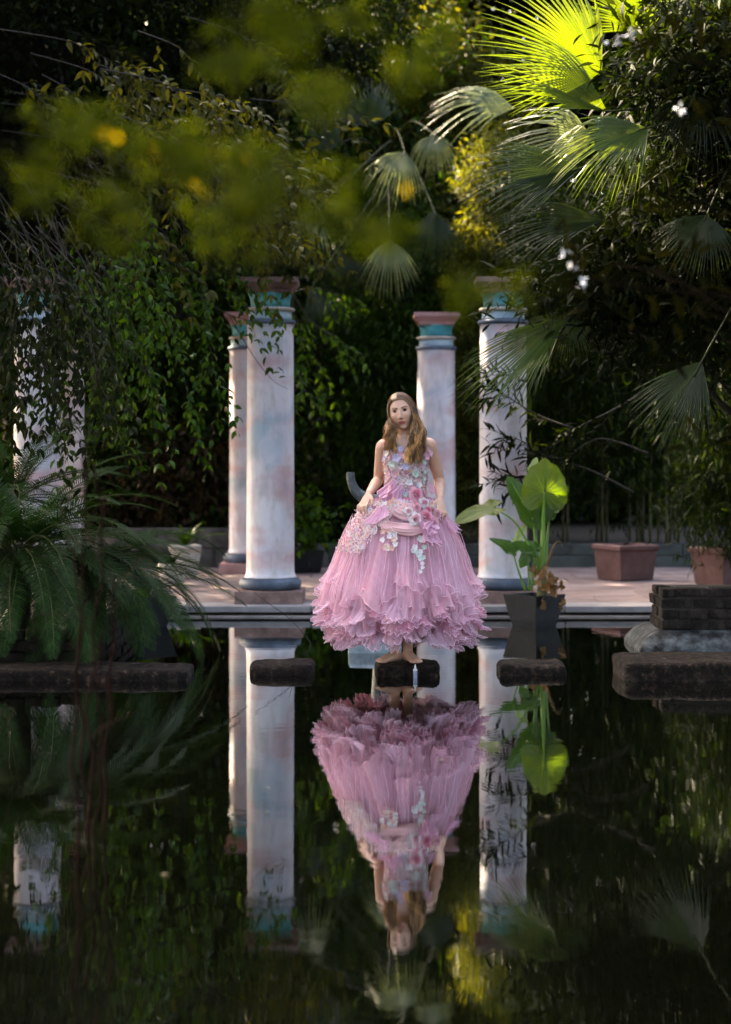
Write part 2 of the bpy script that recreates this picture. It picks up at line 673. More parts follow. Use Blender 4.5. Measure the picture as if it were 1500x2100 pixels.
def make_column():
    c = thing('column', 'x', 'column')
    q = MB(); q.box((-.287, -.287, 0), (.287, .287, .105)); q.build('plinth', plinthm, c, bevel=0.008)
    q = MB()
    prof = [(.2, .105)] + [(.215 + .05 * math.cos(a), .155 + .05 * math.sin(a)) for a in np.linspace(-1.5, 1.5, 11)] + [(.2, .206)]
    q.lathe(prof, 56); q.build('base_ring', torusm, c)
    q = MB()
    prof = [(.222, .206), (.221, .214), (.212, .225), (.206, .245), (.2035, .30)]
    prof += [(.203 - .008 * t ** 1.5, .30 + t * 2.02) for t in np.linspace(0.1, 1, 10)] + [(.197, 2.33), (.203, 2.338)]
    q.lathe(prof, 56); q.build('shaft', MARBLE, c)
    q = MB(); q.lathe([(.195, 2.338)] + [(.196 + .02 * math.cos(a), 2.36 + .021 * math.sin(a)) for a in np.linspace(-1.5, 1.5, 8)] + [(.19, 2.382)], 56)
    q.build('neck_ring', torusm, c)
    q = MB(); q.lathe([(.183, 2.382), (.181, 2.40), (.180, 2.425), (.184, 2.452)], 56); q.build('neck_band', palebl, c)
    q = MB(); q.lathe([(.184, 2.452)] + [(.19 + .017 * math.cos(a), 2.468 + .016 * math.sin(a)) for a in np.linspace(-1.5, 1.5, 8)] + [(.178, 2.485)], 56)
    q.build('capital_ring', creamm, c)
    q = MB(); q.lathe([(.168, 2.485), (.166, 2.52), (.170, 2.56), (.182, 2.59), (.19, 2.602)], 56); q.build('capital', turq, c)
    q = MB()
    for z0, z1, h0, h1 in ((2.602, 2.63, .185, .19), (2.63, 2.68, .192, .232)):
        chamfer_slab(q, z0, z1, h0, h1)
    q.box((-.238, -.238, 2.683), (.238, .238, 2.728))
    q.build('abacus', plinthm, c, bevel=0.004)
    return c


def make_column_pink(c):
    for ch in c.children:
        if ch.name.split('.')[0] in ('plinth', 'abacus'):
            ch.data = ch.data.copy()
            ch.data.materials[0] = pinkpl


DF, DB = 15.4, 19.2
col0 = make_column()
cols = [
    (555, DF, 'front column left of the girl, with pale marbled shaft and dark blue base ring', 0),
    (1032, DF, 'front column behind the potted elephant ear plant, crossed by a palm frond', 0),
    (78, DF, 'front column at the far left, half hidden by dark leaves and sago palm', 0),
    (510, DB, 'back column peeping out on the left side of the front left column', 1),
    (895, DB, 'back column with pink cap standing right behind the girl', 1),
    (134, DB, 'back column at the far left, just right of the leaf-covered front one', 1),
]
for i, (px, D, lab, pinkq) in enumerate(cols):
    p = P(px, 0, D)
    loc = (p.x, D, TZ - 0.003)
    c = col0 if i == 0 else copy_tree(col0, loc, 0)
    c.location = loc
    c['label'] = lab
    c['group'] = 'columns of the pergola'
    if pinkq:
        make_column_pink(c)

# ---- stepping stones
stonem = mat_rough('wet_brown_stone', [(0.40, (0.003, 0.002, 0.0015)), (0.52, (0.010, 0.006, 0.004)), (0.62, (0.028, 0.017, 0.011)), (0.74, (0.12, 0.08, 0.055))], 26, rough=0.8, bstr=1.0, bdist=0.03, bscale=70, rnd=True, spec=0.12)


_nt = stonem.node_tree
_b = _nt.nodes['Principled BSDF']
_src = _b.inputs['Base Color'].links[0].from_socket
_lf = ramp(_nt, noise(_nt, coords(_nt, rnd=True), 7, 6, .7), [(.54, (0, 0, 0)), (.68, (.7, .7, .7))])
_nt.links.new(mixc(_nt, _lf, _src, (.055, .045, .030)), _b.inputs['Base Color'])


def step(label, pxc, wpx, ywl, hz, dep, D, seed, rnd=.3, amp=.009):
    rnd *= .55
    p = P(pxc, 0, D)
    wd = wpx / F * D
    return tag(rock('stepping_stone', (wd, dep, hz + 0.25), amp, 9, 9, stonem, None, (p.x, D + dep / 2, -0.25), seed, rnd=rnd), label, 'stepping stone',
               'stepping stones in the pond')


step('rounded brown stepping stone alone in the water left of the girl', 577, 134, 1383, .064, .36, 10.95, 1, .22)
step('brown stepping stone that the barefoot girl stands on', 837, 134, 1383, .064, .40, 10.90, 2, .20)
step('rounded brown stepping stone in front of the potted elephant ear', 1095, 138, 1383, .068, .36, 10.95, 3, .22)
tag(rock('stone_slab', (2.2, .42, .327), .010, 7, 16, stonem, None, (P(386, 0, 10.7).x - 1.1, 10.9, -.26), 5, rnd=.09), 'long low brown stone slab below the sago palm at the left', 'stone slab')
tag(rock('stone_slab', (1.9, .55, .375), .010, 7, 16, stonem, None, (P(1281, 0, 10.7).x + .95, 10.95, -.26), 6, rnd=.09), 'large dark speckled stone slab in the water at the right edge', 'stone slab')

# ---- pale block and bent spout behind the dress
palem = mat_rough('pale_blue_stone', [(0.25, (0.10, 0.13, 0.15)), (0.5, (0.27, 0.34, 0.37)), (0.75, (0.46, 0.52, 0.53))], 8, rough=0.6, bstr=0.6, bdist=0.01)
p = P(770, 0, 12.2)
tag(rock('pedestal_block', (.36, .36, .40), .006, 7, 7, palem, None, (p.x, 12.38, -.30), 9, rnd=.06), 'pale blue grey stone block rising from the water behind the dress', 'block')
spoutm = mat_rough('weathered_bronze', [(0.3, (0.010, 0.014, 0.016)), (0.5, (0.035, 0.046, 0.052)), (0.75, (0.14, 0.165, 0.17))], 9, rough=0.45, bstr=0.6, bdist=0.008, spec=0.5)
DS = 12.4
sp = thing('fountain_spout', 'bent grey hollow fountain spout pointing up beside the girl\'s hip', 'fountain', (P(790, 0, DS).x, DS, 0.1))
pts_px = [(790, 1312), (786, 1270), (778, 1220), (776, 1160), (784, 1105), (790, 1060), (782, 1034), (762, 1025), (746, 1020), (732, 1010), (724, 996), (720, 984), (719, 969)]
rad = [.085, .075, .06, .055, .052, .05, .048, .044, .041, .036, .031, .028, .0285]
pts = [P(x, y, DS) - Vector(sp.location) for x, y in pts_px]


def smooth_path(pts, rad, n=4):
    out, orad = [], []
    for i in range(len(pts) - 1):
        p0, p1, p2, p3 = pts[max(i - 1, 0)], pts[i], pts[i + 1], pts[min(i + 2, len(pts) - 1)]
        for k in range(n):
            t = k / n
            out.append(0.5 * ((2 * p1) + (p2 - p0) * t + (2 * p0 - 5 * p1 + 4 * p2 - p3) * t * t + (3 * p1 - p0 - 3 * p2 + p3) * t ** 3))
            orad.append(rad[i] * (1 - t) + rad[i + 1] * t)
    out.append(pts[-1]); orad.append(rad[-1])
    return out, orad


a, r_ = smooth_path(pts, rad)
# outer wall, rim, and inner wall so the mouth is hollow
a2 = a + [a[-1] + Vector((0, 0, .002))] + [a[-1] + Vector((0, 0, -.002)), a[-3], a[-6]]
r2 = r_ + [.0255, .021, .0185, .017]
q = MB(); q.tube(a2, r2, 18, cap=True); q.build('pipe', spoutm, sp)
q = MB()
q.lathe([(.10, -.03), (.105, .0), (.09, .02), (.08, .03)], 24, c=(0, 0, 0)); q.build('collar', spoutm, sp)

# ---- brick pier at the right
brickm = mat_rough('dark_brick', [(0.3, (0.006, 0.005, 0.004)), (0.5, (0.017, 0.013, 0.010)), (0.75, (0.05, 0.038, 0.03))], 14, (1, 1, .6), rough=0.85, bstr=1.0, bdist=0.03, rnd=True, spec=.12)
skirtm = mat_rough('grey_render', [(0.38, (0.006, 0.006, 0.005)), (0.5, (0.036, 0.04, 0.04)), (0.7, (0.11, 0.125, 0.125))], 11, rough=0.7, bstr=0.8, bdist=0.02, spec=.2)
DP = 12.35
px0 = P(1358, 0, DP).x
pier = thing('brick_pier', 'weathered brick pier with sloping grey footing at the right edge of the pond', 'pier', (px0, DP, 0))
q = MB(); q.box((.012, .012, -.4), (1.8, .44, .418)); q.build('core', soil, pier)
q = MB()
x0, x1, y0, y1 = -.17, 1.9, -.15, .62
vs, fs = [], []
prof = [(0.0, -.4), (0.0, .02), (.015, .05), (.05, .085), (.10, .12), (.15, .14), (.17, .142)]
for (ins, z) in prof:
    nseg = 20
    ring = []
    for k in range(nseg + 1):
        ring.append((x0 + ins, y1 - (y1 - y0 - ins) * k / nseg))
    for k in range(1, nseg + 1):
        ring.append((x0 + ins + (x1 - x0 - ins) * k / nseg, y0 + ins))
    for (x, y) in ring:
        n_ = mnoise.noise(Vector((x * 5, y * 5, z * 9))) * .012
        vs.append((x + n_, y + n_, z + n_ * .6))
M_ = 41
for i in range(len(prof) - 1):
    for k in range(M_ - 1):
        fs.append((i * M_ + k, i * M_ + k + 1, (i + 1) * M_ + k + 1, (i + 1) * M_ + k))
q.add(vs, fs, 0, True)
q.build('footing', skirtm, pier)
bme = []
for s in range(4):
    q = MB(); q.box((0, 0, 0), (.205, .1, .064), jit=.006)
    me = q.mesh('brick'); bake_bevel(me, .011, 2); me.materials.append(brickm); bme.append(me)
for c in range(4):
    z = .143 + c * .0735
    x = -.105 * (c % 2)
    while x < 1.6:
        o = link('brick', random.choice(bme), None, pier, (max(x, 0), random.uniform(-.014, .006), z + random.uniform(-.004, .004)))
        if x < 0:
            o.scale.x = .5
        x += .216
    y = .11 + .105 * (c % 2)
    while y < .34:
        link('brick', random.choice(bme), None, pier, (random.uniform(-.006, .006) + .1, y, z), (0, 0, R(90)))
        y += .216
tag(pier)

# ---- brick edging of the left bed
bed = thing('bed_edging', 'low dark brick edging of the planting bed under the sago palm', 'edging', (-4.6, 11.38, 0))
q = MB(); q.box((0, .02, -.5), (2.78, 3.4, .235)); q.build('core', soil, bed)
for c in range(4):
    x = -.105 * (c % 2)
    while x < 2.7:
        o = link('brick', random.choice(bme), None, bed, (max(x, 0), random.uniform(-.09, -.08), -.03 + c * .07))
        if x < 0:
            o.scale.x = .5
        x += .216
    y = .03 + .105 * (c % 2)
    while y < 3.2:
        link('brick', random.choice(bme), None, bed, (2.86 + random.uniform(-.006, .006), y, -.03 + c * .07), (0, 0, R(90)))
        y += .216

# ---- pots
glaze = mat_rough('dark_glazed_clay', [(0.3, (0.004, 0.0048, 0.006)), (0.6, (0.011, 0.0125, 0.015)), (0.85, (0.04, 0.043, 0.048))], 6, rough=0.5, bstr=0.45, rnd=True, spec=.2)
terra = mat_rough('terracotta', [(0.3, (0.075, 0.035, 0.033)), (0.55, (0.13, 0.066, 0.062)), (0.8, (0.19, 0.115, 0.108))], 5, rough=0.65, bstr=0.3, rnd=True, spec=.35)
creampot = mat_rough('cream_clay', [(0.3, (0.30, 0.27, 0.24)), (0.7, (0.52, 0.48, 0.43))], 5, rough=0.6, bstr=0.3, rnd=True)


def square_pot(name, label, loc, top, bot, h, mat, rotz, rim=.0, rimh=.0, sides=4, smooth=False):
    t = thing(name, label, 'planter' if rim else 'pot', loc, rotz)
    c = math.cos(math.pi / sides)

    def ring(r, z):
        return [(r / c * math.cos(2 * math.pi * (k + .5) / sides), r / c * math.sin(2 * math.pi * (k + .5) / sides), z) for k in range(sides)]
    q = MB()
    prof = [(bot / 2, 0), (bot / 2 + .01, .012)] + [(bot / 2 + .01 + (top - bot) / 2 * s ** .9, .012 + (h - .012 - rimh) * s) for s in (.25, .5, .75, 1)]
    wall = .025
    if rim:
        prof += [(top / 2 + .012, h - rimh), (top / 2 + rim, h - rimh + .014), (top / 2 + rim, h - .012), (top / 2 + rim - .012, h)]
    else:
        prof += [(top / 2 + .012, h)]
    prof += [(top / 2 - wall, h), (top / 2 - wall - .01, h - .06)]
    vs = [v for (r, z) in prof for v in ring(r, z)]
    fs = [tuple(range(sides - 1, -1, -1))]
    for i in range(len(prof) - 1):
        for k in range(sides):
            k2 = (k + 1) % sides
            fs.append((i * sides + k, i * sides + k2, (i + 1) * sides + k2, (i + 1) * sides + k))
    q.add(vs, fs, 0, smooth)
    o = q.build('body', mat, t)
    if not smooth:
        bake_bevel(o.data, .006, 2)
    q = MB()
    q.add(ring(top / 2 - wall - .008, h - .05), [tuple(range(sides))])
    q.build('potting_soil', soil, t)
    return t


p = P(1096, 0, 14.15)
square_pot('plant_pot', 'dark glazed square pot standing in the water holding the elephant ear', (p.x, 14.15, -.03), .325, .21, .275, glaze, R(43))
q = MB(); q.box((p.x - .22, 13.95, -.60), (p.x + .22, 14.4, -.03)); tag(q.build('pot_support', dampm, bevel=.01), 'submerged block under the dark pot of the elephant ear', 'block')
p2 = P(296, 0, 14.1)
square_pot('plant_pot', 'dark square pot in the water half hidden by sago fronds at the left', (p2.x, 14.1, -.03), .34, .22, .265, glaze, R(44))
q = MB(); q.box((p2.x - .22, 13.9, -.60), (p2.x + .22, 14.35, -.03)); tag(q.build('pot_support', dampm, bevel=.01), 'submerged block under the dark pot by the sago palm', 'block')
p = P(1287, 0, 17.9)
square_pot('terracotta_planter', 'square terracotta planter on the terrace right of the elephant ear', (p.x, 18.05, TZ), .42, .37, .35, terra, R(28), .03, .06)
p = P(1492, 0, 17.2)
square_pot('terracotta_planter', 'terracotta planter at the right edge behind the brick pier', (p.x, 17.3, TZ), .44, .38, .36, terra, R(30), .03, .06)
p = P(378, 0, 18.2)
square_pot('plant_pot', 'round cream pot with leafy plant on the terrace at the left', (p.x, 18.3, TZ), .31, .21, .33, creampot, 0, .012, .03, 28, True)
p = P(352, 0, 17.2)
square_pot('plant_pot', 'smaller cream pot beside the round cream pot, behind sago fronds', (p.x, 17.3, TZ), .26, .18, .20, creampot, 0, .012, .03, 28, True)
p = P(628, 0, 19.2)
square_pot('plant_pot', 'grey pot with green shrub on the terrace right of the front left column', (p.x, 19.2, TZ), .30, .24, .23, glaze, R(15))

# ---- small bottle against the girl's stone
bt = thing('bottle', 'small clear blue bottle with pointed nozzle in front of the girl\'s stone', 'bottle', (P(852, 0, 10.86).x, 10.86, -.03))
m, nt, b = nodes_of('blue_plastic'); b.inputs['Base Color'].default_value = (.22, .27, .42, 1); b.inputs['Roughness'].default_value = .15; BLUEP = m
b.inputs['Transmission Weight'].default_value = .4
m, nt, b = nodes_of('clear_plastic'); b.inputs['Base Color'].default_value = (.55, .55, .56, 1); b.inputs['Roughness'].default_value = .2; CLEARP = m
q = MB(); q.lathe([(.012, 0), (.013, .004), (.013, .068), (.011, .074)], 20); q.build('body', BLUEP, bt)
q = MB(); q.lathe([(.0135, .072), (.0135, .080), (.009, .083)], 20); q.build('cap', CLEARP, bt)
q = MB(); q.lathe([(.0075, .082), (.006, .092), (.0035, .1), (.0025, .112)], 16); q.build('nozzle', CLEARP, bt)
q = MB(); q.box((-.06, -.03, -.3), (.06, .08, -.001)); q.build('submerged_ledge', stonem, bt) if False else None
# ================================================================== plants
barkm = mat_rough('bark', [(0.3, (0.02, 0.016, 0.012)), (0.6, (0.055, 0.045, 0.034)), (0.8, (0.10, 0.085, 0.065))], 12, (1, 1, .4), rough=0.9, bstr=0.9, bdist=0.02)
twigm = mat_rough('twig_bark', [(0.3, (0.012, 0.010, 0.008)), (0.7, (0.045, 0.036, 0.028))], 20, rough=0.8)
L_DARK = mat_leaf('leaf_dark', (0.0014, 0.0032, 0.0008), (0.0039, 0.0084, 0.0015), (0.0130, 0.0198, 0.0030), .30, rough=.65, spec=.05)
L_MID = mat_leaf('leaf_mid', (0.0043, 0.0124, 0.0011), (0.0118, 0.0309, 0.0022), (0.0348, 0.0660, 0.0043), .38)
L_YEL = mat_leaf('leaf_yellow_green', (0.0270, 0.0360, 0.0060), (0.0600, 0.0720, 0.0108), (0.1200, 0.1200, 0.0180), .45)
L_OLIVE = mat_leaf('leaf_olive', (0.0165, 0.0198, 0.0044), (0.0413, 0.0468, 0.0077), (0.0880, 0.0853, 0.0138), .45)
L_BAMBOO = mat_leaf('leaf_bamboo', (0.0026, 0.0074, 0.0006), (0.0074, 0.0174, 0.0012), (0.0218, 0.0393, 0.0024), .35)
L_BROWN = mat_leaf('leaf_dry', (0.0150, 0.0090, 0.0050), (0.0350, 0.0225, 0.0125), (0.0700, 0.0500, 0.0300), .25)
L_VINE = mat_leaf('leaf_vine', (0.0076, 0.0223, 0.0019), (0.0210, 0.0558, 0.0038), (0.0676, 0.1319, 0.0070), .4, rough=.35)


def in_ellipsoid(n, c, r, shell=0.0):
    d = unit(RNG.normal(size=(n, 3)))
    u = RNG.random(n) ** (1 / 3)
    u = shell + (1 - shell) * u
    return np.array(c) + d * u[:, None] * np.array(r)


def crown_arrays(lobes_base, lobes, n, L, W, clump_r=.28, per=26, droop=.35, fine=False, shell=.35, curl=.2):
    tot = sum(l[1][0] * l[1][1] * l[1][2] for l in lobes)
    Vs, Fs, off = [], [], 0
    cl = []
    for c, r in lobes:
        k = int(n * r[0] * r[1] * r[2] / tot)
        nc = max(2, k // per)
        cc = in_ellipsoid(nc, c, r, shell)
        cl.append(cc)
        idx = RNG.integers(0, nc, k)
        cr = clump_r * (0.5 + RNG.random(nc))
        off_ = RNG.normal(size=(k, 3)) * cr[idx][:, None] * np.array([1, 1, .65])
        pos = cc[idx] + off_
        kp = shaft_keep(pos, lobes_base)
        pos, off_ = pos[kp], off_[kp]
        k = len(pos)
        dr = unit(off_) * .8 + RNG.normal(size=(k, 3)) * .6 + np.array([0, 0, -droop])
        ll = L * (0.6 + .7 * RNG.random(k))
        v, f = leaf_arrays(pos, dr, ll, W * ll / L, curl=curl, fine=fine)
        Vs.append(v); Fs.append(f + off); off += len(v)
    return np.concatenate(Vs), np.concatenate(Fs), np.concatenate(cl)


def wobble(a, b, n, amp, rng=random):
    a, b = Vector(a), Vector(b)
    d = (b - a).length
    out = []
    for k in range(n + 1):
        t = k / n
        j = math.sin(math.pi * t) * amp * d
        out.append(a.lerp(b, t) + Vector((rng.uniform(-j, j), rng.uniform(-j, j), rng.uniform(-j, j) * .5)))
    return out


def tree(name, label, base, lobes, n, L, W, mat, tr=.12, cat='tree', group=None, clump_r=.28, per=26, droop=.35, fine=False,
         trunk=True, shell=.35, branches=14, stems=1, fork=.55, curl=.2):
    base = Vector(base)
    t = thing(name, label, cat, base, 0, group)
    v, f, cl = crown_arrays(base, [(tuple(Vector(c) - base), r) for c, r in lobes], n, L, W, clump_r, per, droop, fine, shell, curl)
    o = link('crown', mesh_np('crown', v, f), mat, t)
    if trunk:
        q = MB()
        top = sum((Vector(c) - base for c, r in lobes), Vector()) / len(lobes)
        for s in range(stems):
            b0 = Vector((random.uniform(-.3, .3), random.uniform(-.2, .2), 0)) if stems > 1 else Vector((0, 0, 0))
            fk = Vector((top.x * .5 + b0.x * 1.5, top.y * .5, top.z * fork))
            q.tube(wobble(b0 - Vector((0, 0, .1)), fk, 6, .05), [tr * (1 - .07 * k) for k in range(7)], 9)
            for c, r in lobes[s::stems]:
                e = Vector(c) - base
                q.tube(wobble(fk, e, 6, .08), [tr * .55 * (1 - .11 * k) for k in range(7)], 7)
        for i in range(branches):
            c = Vector(cl[RNG.integers(0, len(cl))])
            lb = min((Vector(l[0]) - base for l in lobes), key=lambda z: (z - c).length)
            q.tube(wobble(lb, c, 5, .12), [tr * .18, tr * .15, tr * .12, tr * .09, tr * .06, tr * .03], 5)
        q.build('trunk', barkm, t)
    return t


# ---------------- background trees behind the wall (ground there is at 0.31)
GZ = .31
GB = 'trees behind the terrace'
tree('broadleaf_tree', 'dense dark tree at far left behind the leaf-covered columns', (-4.4, 22.6, GZ),
     [((-4.4, 22.4, 1.6), (1.3, 1.0, 1.4)), ((-4.3, 22.3, 3.8), (1.5, 1.2, 1.5)), ((-4.6, 22.8, 6.2), (1.7, 1.4, 1.5))], 26000, .13, .06, L_DARK, .14, group=GB)
tree('broadleaf_tree', 'dark shrubby tree filling the gap between the left columns', (-2.3, 22.2, GZ),
     [((-2.4, 21.6, 1.3), (1.2, .8, 1.0)), ((-2.2, 21.9, 3.0), (1.3, 1.0, 1.2)), ((-2.5, 22.3, 5.0), (1.5, 1.2, 1.4)), ((-1.8, 22.6, 6.8), (1.4, 1.3, 1.2))], 34000, .12, .055, L_MID, .12, group=GB)
tree('broadleaf_tree', 'dark tree with dappled light between the front left column and the girl', (-.55, 23.2, GZ),
     [((-.5, 22.0, 2.2), (.7, .6, .9)), ((-.6, 22.9, 3.8), (1.2, .9, 1.2)), ((-.5, 23.4, 6.2), (1.4, 1.2, 1.5)), ((-.7, 22.6, 1.0), (.9, .6, .6))], 24000, .12, .055, L_MID, .12, group=GB)
tree('weeping_cypress', 'weeping dense green conifer behind the girl left of the pink-capped column', (.36, 21.6, GZ),
     [((.30, 21.3, 1.3), (.42, .4, .95)), ((.34, 21.35, 2.3), (.46, .42, .9)), ((.42, 21.5, 3.2), (.5, .42, .8)), ((.5, 21.6, 4.0), (.4, .4, .8))], 34000, .10, .022, L_MID, .09, 'conifer', None, .11, 30, 1.3)
tree('golden_cypress', 'yellow green conifer column rising above the front right column', (1.45, 21.4, GZ),
     [((1.35, 21.2, 2.6), (.42, .4, 1.2)), ((1.38, 21.2, 3.8), (.42, .4, .9)), ((1.45, 21.25, 4.6), (.33, .33, .55)), ((1.2, 21.3, 1.2), (.5, .4, .9))], 30000, .085, .02, L_YEL, .08, 'conifer', None, .10, 30, .2)
tree('broadleaf_tree', 'tall dark tree in the far background at the left', (-5.0, 27, GZ),
     [((-5.2, 27, 3.0), (2.4, 1.5, 2.6)), ((-5, 27, 7.0), (2.8, 2, 2.4)), ((-5, 27, 10.0), (2.6, 2, 2.2)), ((-2.4, 27.5, 9.0), (2, 1.6, 2.2))], 26000, .24, .13, L_DARK, .2, group=GB, clump_r=.4)
tree('broadleaf_tree', 'tall dark tree in the far background at the centre', (-.4, 28, GZ),
     [((-1.6, 27, 2.2), (1.8, 1.2, 2.0)), ((1.0, 27, 2.2), (1.6, 1.2, 2.0)), ((-.4, 27.5, 5.5), (2.6, 1.6, 2.4)), ((.2, 27.5, 9.0), (2.4, 1.8, 2.4)), ((.4, 27.5, 11.5), (1.8, 1.6, 1.6))], 30000, .24, .13, L_DARK, .2, group=GB, clump_r=.4)
tree('broadleaf_tree', 'tall dark tree in the far background at the right', (4.6, 27, GZ),
     [((4.2, 26.6, 2.6), (2.2, 1.4, 2.4)), ((4.2, 27, 6.2), (2.6, 1.8, 2.4)), ((3.6, 27, 9.6), (2.5, 1.9, 2.3)), ((6.6, 26, 7), (2, 2, 3))], 28000, .24, .13, L_DARK, .2, group=GB, clump_r=.4)
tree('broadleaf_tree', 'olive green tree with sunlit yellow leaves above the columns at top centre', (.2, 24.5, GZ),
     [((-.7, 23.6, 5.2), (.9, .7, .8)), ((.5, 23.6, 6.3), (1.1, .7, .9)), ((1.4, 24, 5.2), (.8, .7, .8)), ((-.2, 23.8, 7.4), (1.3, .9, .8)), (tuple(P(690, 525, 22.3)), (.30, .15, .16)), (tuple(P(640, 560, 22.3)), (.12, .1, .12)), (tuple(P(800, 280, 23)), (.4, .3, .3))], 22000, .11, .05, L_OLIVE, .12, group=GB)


# a wood closing the view far behind
nfar = 50000
fx = RNG.uniform(-10, 10, nfar); fy = RNG.uniform(30, 33, nfar); fz = .2 + 13 * RNG.random(nfar) ** 1.6
v, f = leaf_arrays(np.stack([fx, fy, fz], 1), RNG.normal(size=(nfar, 3)) + np.array([0, 0, -.4]), .36, .20)
tag(link('distant_thicket', mesh_np('distant_thicket', v, f), L_DARK), 'dark wood far behind the garden', 'thicket', kind='stuff')


# ---------------- bamboo at the right
def bamboo(label, base, nc, spread, h, n, mat, lean=.3, seed=1):
    rs = random.Random(seed)
    t = thing('bamboo_clump', label, 'bamboo', base)
    nodes = []
    culm = mat_plain('bamboo_culm', (.075, .07, .03), .5, .3, .4, 6)
    for k in range(nc):
        x, y = rs.uniform(-spread, spread), rs.uniform(-.35, .35)
        hh = h * rs.uniform(.7, 1)
        lx, ly = rs.uniform(-lean, lean), rs.uniform(-lean, .1)
        pts = [Vector((x + lx * s * s * hh * .3, y + ly * s * s * hh * .3, s * hh)) for s in np.linspace(0, 1, 9)]
        q = MB()
        q.tube(pts, [.016 * (1 - .08 * j) for j in range(9)], 7)
        q.build('culm', culm, t)
        for s in np.linspace(.22, 1, 26):
            i = min(7, int(s * 8)); nodes.append(pts[i].lerp(pts[i + 1], s * 8 - i))
    nd = np.array([tuple(p) for p in nodes])
    idx = RNG.integers(0, len(nd), n // 6)
    out = RNG.normal(size=(len(idx), 3)) * np.array([.33, .3, .22]) + np.array([0, -.12, -.12])
    tuft = nd[idx] + out
    ti = RNG.integers(0, len(tuft), n)
    pos = tuft[ti] + RNG.normal(size=(n, 3)) * .05
    pos = pos[shaft_keep(pos, base)]
    n = len(pos)
    dr = RNG.normal(size=(n, 3)) * .65 + np.array([0, -.15, -.85])
    v, f = leaf_arrays(pos, dr, .11 * (.6 + .8 * RNG.random(n)), .017, curl=.15)
    link('foliage', mesh_np('foliage', v, f), mat, t)
    return t


bamboo('tall bamboo clump behind the terracotta planter right of the elephant ear', (2.45, 21.1, GZ), 16, .75, 4.6, 32000, L_BAMBOO, seed=3)
bamboo('arching bamboo clump at the far right edge above the second planter', (3.75, 20.7, GZ), 14, .7, 5.0, 34000, L_BAMBOO, seed=4)
bamboo('dense leafy bamboo hanging over the right edge planter', (P(1500, 0, 17.4).x + .05, 17.35, .38), 7, .16, 2.0, 15000, L_BAMBOO, .5, seed=5)

# ---------------- trees at the sides, mostly shading
tree('broadleaf_tree', 'tall spreading tree added on the left bank to shade the pond', (-6.6, 14.5, GZ),  # out of frame, placed as sun blocker; last crown lobes added to shade the terrace
     [((-6.0, 14.5, 4.0), (1.6, 2.6, 2.0)), ((-6.2, 15.5, 7.0), (2.2, 3.2, 2.0)), ((-7.0, 12, 8.5), (2.4, 2.6, 1.8)), ((-7, 18.5, 7.5), (2.6, 2.6, 2.4)), ((-6, 19.5, 4), (1.6, 2, 2.4)), ((-4.8, 19.6, 6.2), (1.2, 1.3, 1.1)), ((-3.4, 18.3, 7.0), (1.3, 1.3, .7)), ((-2.6, 16.6, 6.6), (1.1, 1.1, .5))], 44000, .22, .12, L_DARK, .22, group=GB, clump_r=.4)
tree('broadleaf_tree', 'dense dark shade tree added at the far upper left corner', (-5.7, 20.3, GZ),  # mostly off frame, added to keep the sun off pot and terrace
     [((-4.8, 19.5, 6.0), (1.35, 1.4, 1.3)), ((-4.2, 18.9, 5.0), (.7, .8, .6))], 10000, .20, .11, L_DARK, .14, group=GB, clump_r=.35)
tree('broadleaf_tree', 'tall dark tree on the right bank beside the pond', (6.2, 13.5, GZ),
     [((5.2, 13.5, 3.2), (1.6, 2.4, 2.2)), ((5.8, 14, 6.4), (2.2, 3, 2.2)), ((5, 18, 6), (1.6, 2.4, 3)), ((5.6, 9.0, 4.8), (1.5, 2.2, 2.6))], 26000, .22, .12, L_DARK, .22, group=GB, clump_r=.4)

tree('broadleaf_tree', 'large unseen tree behind the viewer on the left, added to shade the near pond', (-5.6, 1.0, GZ),  # unseen canopy, put in to cut sky light over the near side
     [((-3.8, -.5, 6.4), (3.2, 4.0, 1.0)), ((-5.4, 6.0, 6.6), (2.2, 3.0, 1.2)), ((-2.6, -3.0, 6.2), (3.4, 3.0, 1.2)), ((-6.0, 4.0, 4.0), (1.4, 4.0, 1.6)), ((-5.6, 9.5, 5.2), (1.6, 2.4, 1.8))], 6500, .34, .2, L_DARK, .24, group=GB, clump_r=.5)
tree('broadleaf_tree', 'large unseen tree behind the viewer on the right, added to shade the near pond', (5.6, 1.5, GZ),  # unseen counterpart on the right, also added to darken the near side
     [((3.6, -.5, 6.2), (3.2, 4.0, 1.0)), ((5.4, 6.0, 6.4), (2.2, 3.0, 1.2)), ((2.8, -3.4, 6.0), (3.4, 3.0, 1.2)), ((6.0, 4.0, 4.0), (1.4, 4.0, 1.6)), ((5.0, 9.8, 6.6), (1.8, 2.2, 1.0))], 6500, .34, .2, L_DARK, .24, group=GB, clump_r=.5)

# dark overhanging foliage upper right (between the palm and the bamboo)
tree('oleander_shrub', 'dark overhanging shrub with narrow leaves at upper right behind the palm', (3.9, 13.9, .05),
     [(tuple(P(1330, 520, 13.4)), (.55, .35, .42)), (tuple(P(1200, 610, 13.4)), (.42, .3, .3)), (tuple(P(1440, 380, 13.0)), (.45, .4, .6)), (tuple(P(1460, 650, 13.2)), (.40, .35, .5)),
      (tuple(P(1420, 130, 12.6)), (.5, .4, .5)), (tuple(P(1330, 690, 14.0)), (.4, .3, .3))], 15000, .12, .026, L_DARK, .05, 'shrub', None, .16, 16, .2, True, branches=40, stems=3)


